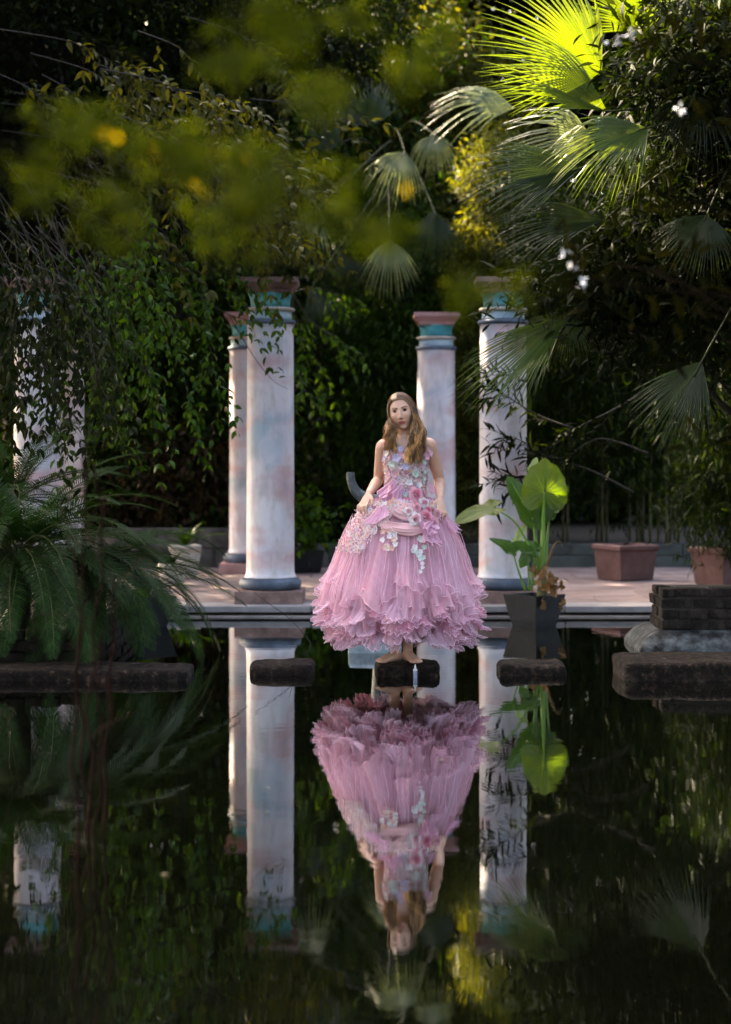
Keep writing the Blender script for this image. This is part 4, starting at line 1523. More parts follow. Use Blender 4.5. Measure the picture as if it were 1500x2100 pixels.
tree('leafy_shrub', 'low dark brown-leaved undergrowth behind the left wall', (P(400, 0, 21).x, 21, GZ),
     [((P(400, 0, 21).x, 21, 1.0), (.7, .4, .6)), ((P(300, 0, 21).x, 21, .7), (.6, .4, .4))], 4200, .11, .045, L_BROWN, .02, 'shrub', None, .18, 14, .5, stems=4)
tree('leafy_shrub', 'low dark green undergrowth behind the wall between the two middle columns', (P(700, 0, 20.9).x, 20.9, GZ),
     [((P(680, 0, 20.9).x, 20.9, .55), (.5, .35, .3)), ((P(770, 0, 20.9).x, 20.9, .5), (.5, .3, .25))], 3600, .10, .045, L_DARK, .02, 'shrub', None, .15, 14, .5, stems=4)
tree('leafy_shrub', 'low dark green shrub behind the left wall near the sago palm', (P(180, 0, 21).x, 21.2, GZ),
     [((P(130, 0, 21).x, 21.2, 1.0), (.9, .4, .7)), ((P(480, 0, 21).x, 21.2, .8), (.5, .4, .5))], 6000, .11, .05, L_MID, .02, 'shrub', None, .18, 14, .5, stems=4)

# ---------------- near foliage, out of focus: boughs of a tree left of the camera
rs = random.Random(9)
blobs = []
for (x, y, r) in [(470, 130, 100), (560, 60, 90), (640, 190, 80), (350, 290, 90), (480, 320, 110), (560, 345, 80), (230, 285, 80), (110, 250, 90), (50, 370, 90), (250, 415, 90),
                  (420, 430, 100), (590, 400, 90), (690, 445, 90), (790, 470, 70), (720, 60, 70), (860, 130, 60), (900, 60, 60), (1000, 600, 45), (930, 585, 40)]:
    for q_ in range(4):
        blobs.append((x + rs.gauss(0, r * .55), y + rs.gauss(0, r * .32), r * rs.uniform(.28, .5)))
nearm = mat_leaf('near_leaf', (0.0073, 0.0127, 0.0014), (0.0168, 0.0267, 0.0025), (0.0368, 0.0497, 0.0040), .5, rough=.9, spec=.02)
nt_ = thing('overhanging_tree', 'blurred near branches of yellow green leaves across the upper left', 'tree', (-1.3, 1.7, .28))
q = MB()
q.tube(wobble((0, 0, -.3), (-.1, .1, 1.6), 8, .02), [.09 * (1 - .05 * k) for k in range(9)], 10)
Vs, Fs, off = [], [], 0
for (x, y, r) in blobs:
    D = rs.uniform(2.1, 3.6)
    c = P(x, y, D) - Vector(nt_.location)
    if len(Vs) % 4 == 0:
        q.tube(wobble((-.1, .1, 1.5), c, 6, .06), [.007, .006, .005, .004, .003, .002, .001], 5)
    rr = r / F * D
    k = int(150 * (r / 100) ** 2) + 5
    off_ = RNG.normal(size=(k, 3)) * rr * np.array([.8, 1.0, .5])
    pos = np.array(tuple(c)) + off_
    dr = RNG.normal(size=(k, 3)) * .6 + np.array([.5, 0, -.35])
    v, f = leaf_arrays(pos, dr, .030 * (.6 + .7 * RNG.random(k)), .013, fine=True)
    Vs.append(v); Fs.append(f + off); off += len(v)
q.build('trunk', mat_plain('dark_bark', (.003, .0025, .002), .9, .0, .4, 9), nt_)
link('crown', mesh_np('crown', np.concatenate(Vs), np.concatenate(Fs)), nearm, nt_)

sunpaintm = mat_leaf('painted_sunlit_leaf', (.16, .12, .008), (.26, .20, .012), (.40, .32, .02), .5, rough=.8, spec=.0)  # bright yellow stands in for sunlight on single leaves
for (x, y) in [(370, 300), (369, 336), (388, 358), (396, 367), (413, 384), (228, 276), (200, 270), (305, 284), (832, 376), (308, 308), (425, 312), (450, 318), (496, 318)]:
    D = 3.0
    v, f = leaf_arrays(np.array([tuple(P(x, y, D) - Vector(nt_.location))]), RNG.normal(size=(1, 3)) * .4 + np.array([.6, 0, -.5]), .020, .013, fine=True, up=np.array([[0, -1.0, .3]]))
    link('painted_sunlit_leaf', mesh_np('painted_sunlit_leaf', v, f), sunpaintm, nt_)

# near oleander at right, out of focus, with white flowers
darkbark = mat_plain('dark_bark', (.003, .0025, .002), .9, .0, .4, 9)
no_ = thing('near_shrub', 'blurred dark near shrub with a few small white flowers at the upper right', 'shrub', (1.7, 4.2, .28))
q = MB()
Vs, Fs, off = [], [], 0
darkm = mat_leaf('near_dark_leaf', (0.0011, 0.0016, 0.0007), (0.0029, 0.0035, 0.0014), (0.0067, 0.0067, 0.0024), .35, rough=.9, spec=.0)
for (x, y, r) in [(1330, 90, 90), (1450, 60, 90), (1400, 330, 100), (1480, 230, 90), (1250, 540, 70), (1340, 560, 90), (1450, 500, 100), (1160, 560, 60), (1480, 700, 80), (1420, 640, 80), (1300, 380, 60), (1490, 880, 70)]:
    D = rs.uniform(4.6, 6.2)
    c = P(x, y, D) - Vector(no_.location)
    q.tube(wobble((.05, .1, 1.2 if y > 300 else 1.6), c, 6, .06), [.014, .012, .010, .008, .005, .004, .002], 6)
    rr = r / F * D
    k = int(30 * (r / 100) ** 2)
    off_ = RNG.normal(size=(k, 3)) * rr * np.array([.8, 1.2, .6])
    v, f = leaf_arrays(np.array(tuple(c)) + off_, RNG.normal(size=(k, 3)) * .8 + np.array([-.3, 0, .1]), .085 * (.6 + .7 * RNG.random(k)), .018, fine=True)
    Vs.append(v); Fs.append(f + off); off += len(v)
q.tube(wobble((0, 0, -.3), (.05, .1, 1.65), 6, .02), .022, 8)
q.build('trunk', darkbark, no_)
link('crown', mesh_np('crown', np.concatenate(Vs), np.concatenate(Fs)), darkm, no_)
petal = mat_plain('white_petal', (.72, .72, .70), .5, .3, .1, 5)
for (x, y) in [(1395, 226), (1160, 518), (1196, 580), (1262, 82), (1300, 62), (1175, 545)]:
    D = 6.3
    c = P(x, y, D) - Vector(no_.location)
    v, f = leaf_arrays(np.tile(np.array(tuple(c)), (10, 1)) + RNG.normal(size=(10, 3)) * .008, RNG.normal(size=(10, 3)) + np.array([0, -.6, 0]), .019, .014, fine=True)
    link('flower', mesh_np('flower', v, f), petal, no_)

# reeds in the near water at lower left
reedm = mat_plain('reed_stem', (.010, .004, .003), .9, .02, .4, 6)
for k, (x, yb, xt, yt, D, lab) in enumerate([(172, 0, 215, 1010, 6.2, 'tallest blurred reddish reed stem in the near water at lower left'), (190, 0, 150, 1120, 6.5, 'blurred dark reed stem leaning left in the near water'),
                                            (205, 0, 235, 1180, 6.4, 'blurred short reed stem leaning right in the near water'),
                                            (158, 0, 178, 960, 5.8, 'straight blurred dark reed stem nearest the left edge in the near water'), (196, 0, 205, 1300, 6.0, 'shortest blurred dark reed stem in the near water')]):
    b0 = Vector(((x - 750) / F * D, D, -.3)); e = P(xt, yt, D)
    r0 = thing('reed', lab, 'reed', b0, 0, 'reeds in the near water')
    q = MB(); q.tube(wobble((0, 0, 0), e - b0, 10, .02), [.0080 * (1 - .06 * i) for i in range(11)], 6); q.build('stem', reedm, r0)
    for tt in np.linspace(.45, .95, 5):
        v, f = leaf_arrays(np.array([tuple((e - b0) * tt)]), RNG.normal(size=(1, 3)) * .5 + np.array([0, 0, .6]), .22, .008, fine=True)
        link('leaf', mesh_np('leaf', v, f), reedm, r0)

# bent twig standing in the water by the left column
tg_ = thing('fallen_twig', 'thin bare bent twig sticking out of the water before the left column', 'twig', P(620, 1330, 12.4))
q = MB()
b0 = Vector(tg_.location)
for pl, r0 in (([(598, 1362), (618, 1345), (638, 1325), (620, 1296), (590, 1265), (555, 1240), (520, 1214)], .004), ([(600, 1272), (596, 1258), (594, 1248)], .002)):
    a_, r_ = smooth_path([P(x, y, 12.2) - b0 for x, y in pl], [r0 * (1 - .6 * i / (len(pl) - 1)) for i in range(len(pl))], 4)
    q.tube(a_, r_, 5)
q.build('stem', twigm, tg_)

# floating flecks
n = 170
yy = RNG.uniform(8.2, 14.4, n); xx_ = RNG.uniform(-.2, .2, n) * yy * 1.05
pos = np.stack([xx_, yy, np.full(n, .0035)], 1)
dr = RNG.normal(size=(n, 3)); dr[:, 2] = 0
v, f = leaf_arrays(pos, dr, .006 + .010 * RNG.random(n) ** 3, .005, fold=0, curl=0, up=np.tile(np.array([0, 0, 1.0]), (n, 1)))
flk = mat_leaf('fleck', (.09, .07, .04), (.15, .13, .08), (.30, .27, .2), .1, .6)
tag(link('floating_flecks', mesh_np('floating_flecks', v, f), flk), 'tiny leaf flecks and petals floating on the pond', 'debris', kind='stuff')
for k, (x, y, L_) in enumerate([(543, 1668, .022), (545, 1617, .02), (1118, 1677, .022), (900, 1560, .03), (330, 1797, .028), (690, 1520, .02)]):
    D = F * CAMZ / (y - HOR)
    v, f = leaf_arrays(np.array([[(x - 750) / F * D, D, .005]]), np.array([[1, .4 * (-1) ** k, 0]]), L_, L_ * .6, fold=.05, curl=.0, fine=True, up=np.array([[0, 0, 1.0]]))
    tag(link('floating_leaf', mesh_np('floating_leaf', v, f), flk), ['yellow fallen leaf floating on the reflection of the left column, nearer one', 'yellow fallen leaf floating on the reflection of the left column, farther one', 'fallen leaf floating right of the elephant ear reflection',
        'fallen leaf floating on the dress reflection', 'fallen leaf floating on the dark water at lower left', 'fallen leaf floating just left of the dress reflection'][k], 'leaf', 'fallen leaves floating on the pond')
# ================================================================== the girl
GD = 11.10
GS = F / GD                       # photo pixels per metre at the girl
GX0, GY0 = 820.0, 1357.0          # pixel that is the person's local origin (between the feet)
g0 = P(GX0, GY0, GD)
person = None


def G(px, py, y=0.0):
    return Vector(((px - GX0) / GS, y, (GY0 - py) / GS))


def skin_mat():
    m, nt, b = nodes_of('skin')
    v = coords(nt)
    n = noise(nt, v, 9, 4)
    c = ramp(nt, n, [(.3, (.56, .31, .215)), (.7, (.66, .40, .29))])
    nt.links.new(c, b.inputs['Base Color'])
    b.inputs['Roughness'].default_value = .48
    b.inputs['Specular IOR Level'].default_value = .35
    b.inputs['Subsurface Weight'].default_value = .12
    b.inputs['Subsurface Radius'].default_value = (.012, .005, .003)
    return m


SKIN = skin_mat()
HEADC = G(826, 846, -.015)
HEADM = Matrix.Translation(HEADC) @ Matrix.Rotation(R(-9), 4, 'Y') @ Matrix.Rotation(R(-12), 4, 'Z') @ Matrix.Rotation(R(-1), 4, 'X')


def ga(x, z, cx, cz, sx, sz):
    return math.exp(-((x - cx) / sx) ** 2 - ((z - cz) / sz) ** 2)


def head_shape(d):
    """unit direction -> point in head space; face looks to -Y"""
    x, y, z = d.x * .074, d.y * .094, d.z * .109
    if z < 0:
        k = -z / .112
        x *= 1 - .34 * k ** 1.8
        if y > 0:
            y *= 1 - .55 * k
        else:
            y *= 1 - .10 * k
            if k > .75:
                z -= .004
    else:
        y *= 1.0 + .06 * (1 if y > 0 else 0)
    if y < 0:
        # flatter face plane
        y = -(.086 * (1 - math.exp(-abs(y) / .06)) / (1 - math.exp(-.094 / .06))) * 1.02
        ax = abs(x)
        f = 0
        f += .021 * ga(x, z, 0, -.030, .0095, .011)            # nose tip
        f += .012 * ga(x, z, 0, -.008, .0075, .020)            # bridge
        f += .006 * ga(ax, z, .011, -.034, .006, .006)         # wings
        f -= .011 * ga(ax, z, .030, .009, .015, .011)          # sockets
        f += .005 * ga(ax, z, .030, .027, .022, .007)          # brow
        f += .005 * ga(ax, z, .040, -.024, .018, .018)         # cheeks
        f += .0075 * ga(x, z, 0, -.0555, .020, .0045)          # upper lip
        f += .0080 * ga(x, z, 0, -.0665, .016, .0050)          # lower lip
        f -= .004 * ga(x, z, 0, -.061, .020, .0025)
        f -= .003 * ga(x, z, 0, -.078, .018, .006)
        f += .008 * ga(x, z, 0, -.097, .020, .014)             # chin
        y -= f * min(1, abs(d.y) * 2.2)
    return Vector((x, y, z))


def build_body():
    q = MB()
    # head
    n, mrow = 96, 72
    vs, fs = [], []
    for i in range(mrow + 1):
        la = math.pi * (i / mrow) - math.pi / 2
        for k in range(n):
            lo = 2 * math.pi * k / n
            d = Vector((math.cos(la) * math.cos(lo), math.cos(la) * math.sin(lo), math.sin(la)))
            vs.append(HEADM @ head_shape(d))
    for i in range(mrow):
        for k in range(n):
            k2 = (k + 1) % n
            fs.append((i * n + k, i * n + k2, (i + 1) * n + k2, (i + 1) * n + k))
    q.add(vs, fs)
    for s in (-1, 1):                                            # ears
        ring = [HEADM @ Vector((s * .066 + s * .010 * math.cos(a), .012 + .012 * math.sin(a), -.008 + .028 * math.cos(a + .5))) for a in np.linspace(0, 6.28, 9)[:-1]]
        q.tube(ring + ring[:1], .006, 6)

    def ell(px, py, y, rx, ry, rz):
        c = G(px, py, y)
        vs, fs = [], []
        for i in range(17):
            la = math.pi * i / 16 - math.pi / 2
            for k in range(24):
                lo = 2 * math.pi * k / 24
                vs.append(c + Vector((rx * math.cos(la) * math.cos(lo), ry * math.cos(la) * math.sin(lo), rz * math.sin(la))))
        for i in range(16):
            for k in range(24):
                k2 = (k + 1) % 24
                fs.append((i * 24 + k, i * 24 + k2, (i + 1) * 24 + k2, (i + 1) * 24 + k))
        q.add(vs, fs)

    def sections(rows, n=32):
        vs, fs = [], []
        for (px, py, y, rx, ry) in rows:
            c = G(px, py, y)
            for k in range(n):
                a = 2 * math.pi * k / n
                vs.append(c + Vector((rx * math.cos(a), ry * math.sin(a), 0)))
        for i in range(len(rows) - 1):
            for k in range(n):
                k2 = (k + 1) % n
                fs.append((i * n + k, i * n + k2, (i + 1) * n + k2, (i + 1) * n + k))
        fs.append(tuple(range(n - 1, -1, -1)))
        fs.append(tuple((len(rows) - 1) * n + k for k in range(n)))
        q.add(vs, fs)
    # torso, bottom to top
    sections([(828, 1075, .01, .150, .115), (829, 1050, .01, .152, .115), (831, 1025, .008, .132, .10), (832, 1000, .005, .112, .085), (833, 980, .003, .115, .088), (833, 955, 0, .128, .098),
              (833, 935, 0, .134, .100), (834, 918, .004, .142, .082), (834, 908, .008, .130, .066), (833, 900, .012, .085, .055), (832, 893, .014, .05, .05)])
    q.tube([G(832, 908, .015), G(831, 893, .012), G(829, 880, .008), G(827, 862, .0)], [.052, .046, .045, .048], 20)
    # arms
    for sh, el, wr, yy in (((786, 916), (777, 984), (757, 1011), 1), ((882, 914), (903, 985), (902, 1022), 1)):
        S, E, W_ = G(*sh, .005), G(*el, .11), G(*wr, -.095)
        a_, r_ = smooth_path([S + Vector((.03 if sh[0] < 830 else -.03, 0, .008)), S, S.lerp(E, .35), S.lerp(E, .75), E, E.lerp(W_, .3), E.lerp(W_, .7), W_],
                             [.040, .044, .041, .036, .033, .034, .027, .0205], 5)
        q.tube(a_, r_, 18)
    # hands: palm then five fingers closing on the cloth
    for s, wr in ((-1, (757, 1011)), (1, (902, 1022))):
        W_ = G(*wr, -.095)
        down = Vector((s * .38, -.45, -.80)).normalized() if s < 0 else Vector((.05, -.55, -.83)).normalized()
        across = Vector((-s * .75, -.66, 0))
        across = (across - down * across.dot(down)).normalized()
        nor = down.cross(across) * (1 if s > 0 else -1)
        if nor.y > 0:
            nor = -nor
        pc = W_ + down * .042
        vs, fs = [], []
        rings = [(-.05, .017, .014), (-.03, .024, .015), (0, .034, .014), (.03, .036, .012), (.042, .030, .009)]
        for (t, rx, ry) in rings:
            for k in range(14):
                a = 2 * math.pi * k / 14
                vs.append(pc + down * t + across * rx * math.cos(a) + nor * ry * math.sin(a))
        for i in range(len(rings) - 1):
            for k in range(14):
                k2 = (k + 1) % 14
                fs.append((i * 14 + k, i * 14 + k2, (i + 1) * 14 + k2, (i + 1) * 14 + k))
        fs += [tuple(range(13, -1, -1)), tuple((len(rings) - 1) * 14 + k for k in range(14))]
        q.add(vs, fs)
        for j, (o_, ln) in enumerate(((.027, .066), (.009, .074), (-.009, .070), (-.027, .054))):
            b0 = pc + down * .034 + across * o_
            p1 = b0 + down * ln * .42 + nor * ln * .12 + across * o_ * .25
            p2 = p1 + down * ln * .28 - nor * ln * .22
            p3 = p2 + down * ln * .10 - nor * ln * .28
            q.tube([b0 - down * .01, b0, p1, p2, p3], [.0088, .0088, .0084, .0078, .006], 10)
        t0 = pc - down * .02 + across * .026
        t1 = t0 + across * .022 + down * .022 - nor * .004
        t2 = t1 + across * .004 + down * .026 - nor * .012
        q.tube([t0 - across * .012, t0, t1, t2, t2 + down * .012 - nor * .004], [.012, .0115, .0098, .0088, .0065], 10)
    # legs
    for hip, kn, an in (((808, 1075), (809, 1205), (810, 1330)), ((848, 1075), (841, 1205), (837, 1330))):
        H, K, A = G(*hip, .01), G(*kn, -.03), G(*an, .03)
        a_, r_ = smooth_path([H, H.lerp(K, .4), H.lerp(K, .8), K, K.lerp(A, .3), K.lerp(A, .65), A, A - Vector((0, 0, .035))], [.078, .070, .056, .052, .050, .038, .030, .034], 5)
        q.tube(a_, r_, 20)
    # feet
    for an, dirx in ((G(810, 1345, .03), Vector((-.62, -.78, 0))), (G(837, 1345, .03), Vector((.36, -.93, 0)))):
        dirx.normalize()
        sd_ = Vector((-dirx.y, dirx.x, 0))
        base = Vector((an.x, an.y, 0))
        rows = [(-.050, .020, .020, .022), (-.035, .029, .030, .030), (0, .031, .040, .040), (.045, .031, .030, .031), (.09, .036, .021, .022), (.125, .041, .016, .017), (.145, .040, .012, .013)]
        vs, fs = [], []
        for (t, rx, rz, zc) in rows:
            for k in range(18):
                a = 2 * math.pi * k / 18
                vs.append(base + dirx * t + sd_ * rx * math.cos(a) + Vector((0, 0, max(0.001, zc + rz * math.sin(a)))))
        for i in range(len(rows) - 1):
            for k in range(18):
                k2 = (k + 1) % 18
                fs.append((i * 18 + k, i * 18 + k2, (i + 1) * 18 + k2, (i + 1) * 18 + k))
        fs += [tuple(range(17, -1, -1)), tuple((len(rows) - 1) * 18 + k for k in range(18))]
        q.add(vs, fs)
        sgn = 1 if dirx.x > 0 else -1
        for j in range(5):
            o_ = (-.029 + .0145 * j) * sgn * -1
            big = (j == 4)
            rr = .0115 if big else .0075
            ln = .040 - .004 * (4 - j) + (.004 if big else 0)
            b0 = base + dirx * (.135 - .0045 * (4 - j)) + sd_ * -o_ * -1 + Vector((0, 0, rr + .002))
            q.tube([b0 - dirx * .02, b0, b0 + dirx * ln * .6 + Vector((0, 0, .003)), b0 + dirx * ln], [rr, rr * 1.02, rr, rr * .6], 8)
    me = q.mesh('person')
    o = link('person', me, SKIN)
    bm = bmesh.new(); bm.from_mesh(me); bmesh.ops.recalc_face_normals(bm, faces=bm.faces); bm.to_mesh(me); bm.free()
    md = o.modifiers.new('r', 'REMESH'); md.mode = 'VOXEL'; md.voxel_size = .0036; md.use_smooth_shade = True
    ms = o.modifiers.new('s', 'SMOOTH'); ms.factor = .5; ms.iterations = 4
    dg = bpy.context.evaluated_depsgraph_get()
    new = bpy.data.meshes.new_from_object(o.evaluated_get(dg))
    new.name = 'person'
    o.modifiers.clear()
    o.data = new
    new.polygons.foreach_set('use_smooth', np.ones(len(new.polygons), dtype=bool))
    return o


person = build_body()
person.location = g0
tag(person, 'barefoot girl with long wavy hair in a pink tulle gown lifting her skirt', 'person')
from mathutils.bvhtree import BVHTree
dg = bpy.context.evaluated_depsgraph_get()
_bm = bmesh.new(); _bm.from_mesh(person.data); BVH = BVHTree.FromBMesh(_bm); _bm.free()


def face_pt(x, z, lift=.0012):
    """point on the face surface at head-space (x, z)"""
    o_ = HEADM @ Vector((x, -.3, z)); d = (HEADM.to_3x3() @ Vector((0, 1, 0)))
    h = BVH.ray_cast(o_, d)
    return (h[0] - d * lift) if h[0] is not None else HEADM @ Vector((x, -.09, z))


def face_patch(name, outline_top, outline_bot, mat, lift=.0012, mid=3, parent=None):
    vs, fs = [], []
    n = len(outline_top)
    for i in range(n):
        for j in range(mid):
            t = j / (mid - 1)
            x = outline_top[i][0] * (1 - t) + outline_bot[i][0] * t
            z = outline_top[i][1] * (1 - t) + outline_bot[i][1] * t
            vs.append(face_pt(x, z, lift))
    for i in range(n - 1):
        for j in range(mid - 1):
            fs.append((i * mid + j, i * mid + j + 1, (i + 1) * mid + j + 1, (i + 1) * mid + j))
    me = bpy.data.meshes.new(name); me.from_pydata([tuple(v) for v in vs], [], fs); me.polygons.foreach_set('use_smooth', [True] * len(fs)); me.update()
    return link(name, me, mat, parent or person)


LIPM = mat_plain('lip', (.42, .10, .10), .4, .4, .1, 30)
BROWM = mat_plain('eyebrow_hair', (.035, .018, .010), .7, .2, .2, 60)
LASHM = mat_plain('eyelash', (.012, .008, .006), .7, .2, .2, 60)
EYEW = mat_plain('eye_white', (.24, .20, .185), .25, .5, .03, 10)
IRISM = mat_plain('iris', (.018, .010, .006), .4, .15, .2, 60)
ls = np.linspace(-1, 1, 11)
face_patch('lips', [(x * .023, -.0545 + .0035 * (1 - abs(x)) ** .7 - .0015 * math.exp(-(x / .16) ** 2) - .004 * abs(x) ** 2) for x in ls], [(x * .023, -.0725 + .0135 * abs(x) ** 2.2) for x in ls], LIPM, .001, 5)
face_patch('mouth_line', [(x * .021, -.0605 - .0008 * abs(x)) for x in ls], [(x * .021, -.0618 - .0004 * abs(x)) for x in ls], mat_plain('mouth_line', (.14, .045, .04), .6, .2, .1, 30), .0022, 2)
for s in (-1, 1):
    us = np.linspace(0, 1, 9)
    face_patch('eyebrow', [(s * (.012 + .036 * u), .0275 + .0075 * math.sin(u * 2.3) - .002 * u) for u in us], [(s * (.012 + .036 * u), .0220 + .0085 * math.sin(u * 2.25) - .001 * u) for u in us], BROWM, .0016, 2)
    e = [(s * (.018 + .026 * u)) for u in us]
    wh = face_patch('eye', [(e[i], .0065 + .0062 * math.sin(math.pi * us[i]) ** .8 + .002 * us[i]) for i in range(9)], [(e[i], .0065 - .0042 * math.sin(math.pi * us[i]) ** .8 + .002 * us[i]) for i in range(9)], EYEW, .0018, 4)
    ic = (s * .031 - .001, .0085)
    an = np.linspace(-1, 1, 9)
    face_patch('iris', [(ic[0] + .0068 * a, ic[1] + .0046 * math.sqrt(1 - a * a)) for a in an], [(ic[0] + .0068 * a, ic[1] - .0058 * math.sqrt(1 - a * a)) for a in an], IRISM, .003, 3, wh)
    face_patch('eyelash', [(s * (.0165 + .030 * u), .0072 + .0086 * math.sin(math.pi * u) ** .8 + .003 * u) for u in us], [(s * (.0165 + .030 * u), .0068 + .0056 * math.sin(math.pi * u) ** .8 + .003 * u) for u in us], LASHM, .0032, 2)
    face_patch('eyelash', [(s * (.020 + .024 * u), .0058 - .0032 * math.sin(math.pi * u) ** .8 + .003 * u) for u in us], [(s * (.020 + .024 * u), .0052 - .0038 * math.sin(math.pi * u) ** .8 + .003 * u) for u in us], LASHM, .0026, 2)
face_patch('nostril', [(-.008, -.0405), (-.0055, -.0395), (-.003, -.0405)], [(-.008, -.042), (-.0055, -.0425), (-.003, -.042)], LASHM, .001, 2)
face_patch('nostril', [(.008, -.0405), (.0055, -.0395), (.003, -.0405)], [(.008, -.042), (.0055, -.0425), (.003, -.042)], LASHM, .001, 2)

# ---- hair
def hair_mat(name, root, tip):
    m, nt, b = nodes_of(name)
    g = nt.nodes.new('ShaderNodeNewGeometry')
    tc = nt.nodes.new('ShaderNodeTexCoord')
    sx = nt.nodes.new('ShaderNodeSeparateXYZ'); nt.links.new(tc.outputs['Object'], sx.inputs[0])
    mr = nt.nodes.new('ShaderNodeMapRange')
    mr.inputs['From Min'].default_value = G(0, 832).z; mr.inputs['From Max'].default_value = G(0, 925).z
    nt.links.new(sx.outputs['Z'], mr.inputs['Value'])
    rc = ramp(nt, g.outputs['Random Per Island'], [(.1, tuple(x * .6 for x in root)), (.9, tuple(x * 1.5 for x in root))])
    tp = ramp(nt, g.outputs['Random Per Island'], [(.1, tuple(x * .6 for x in tip)), (.9, tuple(x * 1.4 for x in tip))])
    nt.links.new(mixc(nt, mr.outputs[0], rc, tp), b.inputs['Base Color'])
    b.inputs['Roughness'].default_value = .33
    b.inputs['Specular IOR Level'].default_value = .55
    return m


HAIRM = [hair_mat('hair_brown', (.045, .019, .006), (.13, .055, .015)), hair_mat('hair_chestnut', (.12, .054, .017), (.36, .16, .043)), hair_mat('hair_gold', (.24, .115, .038), (.78, .42, .13))]
q = MB()
# scalp cap
vs, fs = [], []
for i in range(13):
    la = math.pi / 2 * (1 - i / 12 * 1.25)
    for k in range(40):
        lo = 2 * math.pi * k / 40
        zz = math.sin(la)
        v_ = Vector((.0785 * math.cos(la) * math.cos(lo), .101 * math.cos(la) * math.sin(lo) + .004, .118 * zz))
        if v_.y < -.02 and v_.z < .072 - .35 * abs(v_.x) * 0:
            # keep the face open: push cap verts back inside the skull there
            v_ = v_ * .86
        vs.append(HEADM @ v_)
for i in range(12):
    for k in range(40):
        k2 = (k + 1) % 40
        fs.append((i * 40 + k, i * 40 + k2, (i + 1) * 40 + k2, (i + 1) * 40 + k))
q.add(vs, fs, 0, True)
rs = random.Random(4)
XP = -.010
locks = []
for k in range(64):
    s = 1 if k % 9 < 5 else -1
    v = -1 + 2 * ((k * .618) % 1.0)
    if k % 4 == 0:
        v = rs.uniform(-1, -.6)
    if s > 0:
        if v < .45:
            ex, ey = rs.uniform(834, 870), rs.uniform(918, 950)
            end = G(ex, ey, -.130 - rs.uniform(0, .035)); midp = G(rs.uniform(843, 867), 892, -.070 - rs.uniform(0, .05))
        else:
            end = G(rs.uniform(850, 868), rs.uniform(905, 935), rs.uniform(.05, .10)); midp = G(rs.uniform(852, 864), 880, .05)
    else:
        if v < .45:
            end = G(rs.uniform(788, 814), rs.uniform(898, 926), -.115 - rs.uniform(0, .04)); midp = G(rs.uniform(794, 806), 878, -.055 - rs.uniform(0, .05))
        else:
            end = G(rs.uniform(786, 806), rs.uniform(890, 918), rs.uniform(.03, .11)); midp = G(rs.uniform(797, 808), 872, .045)
    locks.append((s, v, end, midp, rs.uniform(0, 6.28), rs.uniform(.010, .019), rs.uniform(1.7, 2.5), rs.choice((-1, 1)), rs.choice((0, 0, 1, 1, 2))))
for k in range(1800):
    s, v, end, midp, ph0, amp, cyc, hand, tone = locks[k % 64]
    if rs.random() < .25:
        tone = rs.randrange(3)
    v = max(-1, min(1, v + rs.gauss(0, .10)))
    lay = rs.random()
    y0 = v * .090 if v > 0 else v * .081
    hx, hy, hz = .081 + .009 * lay, .107, .121 + .005 * lay
    top = hz * math.sqrt(max(.05, 1 - (y0 / hy) ** 2))
    pts = []
    front = max(0, -v)
    for a in np.linspace(0, 1, 6):
        ph = a * R(100)
        yy = y0 + a * ((.012 if s > 0 else .030) * front + .006)
        rx = hx * math.sqrt(max(.22, 1 - (min(.98, abs(yy) / (hy * 1.08))) ** 2))
        pts.append(HEADM @ Vector((XP * (1 - a) + s * rx * math.sin(ph), yy, top * math.cos(ph) + (.010 * front * math.sin(2 * ph) if ph < 1.57 else 0))))
    side = pts[-1]
    jit = Vector((rs.gauss(0, .006), rs.gauss(0, .006), rs.gauss(0, .010)))
    e2, m2 = end + jit, midp + jit * 1.2
    ctrl = pts + [side.lerp(m2, .5) + Vector((s * .006 * lay, 0, 0)), m2, m2.lerp(e2, .5), e2]
    path, _ = smooth_path(ctrl, [1] * len(ctrl), 5)
    n_ = len(path)
    out = []
    aj = rs.gauss(0, .22)
    for i, p_ in enumerate(path):
        t = i / (n_ - 1)
        w_ = max(0, (t - .42) / .58)
        aa = ph0 + aj + hand * w_ ** 1.2 * cyc * 6.28
        am = amp * w_ ** .9 * (1 if s > 0 else .7)
        out.append(p_ + Vector((math.cos(aa) * am, math.sin(aa) * am, 0)))
    rr = rs.uniform(.0010, .0021)
    q.tube(out, [rr * (.8 + .2 * min(1, i / 8)) * (1 if i < n_ * .75 else 1 - .7 * (i / n_ - .75) / .25) for i in range(n_)], 3, tone, cap=False)
# thin flyaway strands
for k in range(60):
    s = 1 if rs.random() < .6 else -1
    z0 = rs.uniform(-.02, .1)
    p0 = HEADM @ Vector((s * .08 * math.sqrt(max(.1, 1 - (z0 / .12) ** 2)), rs.uniform(-.03, .05), z0))
    e = p0 + Vector((s * rs.uniform(.005, .03), rs.uniform(-.03, .03), -rs.uniform(.05, .16)))
    q.tube(wobble(p0, e, 6, .05, rs), .0006, 3, cap=False)
hair = q.build('hair', HAIRM, person)

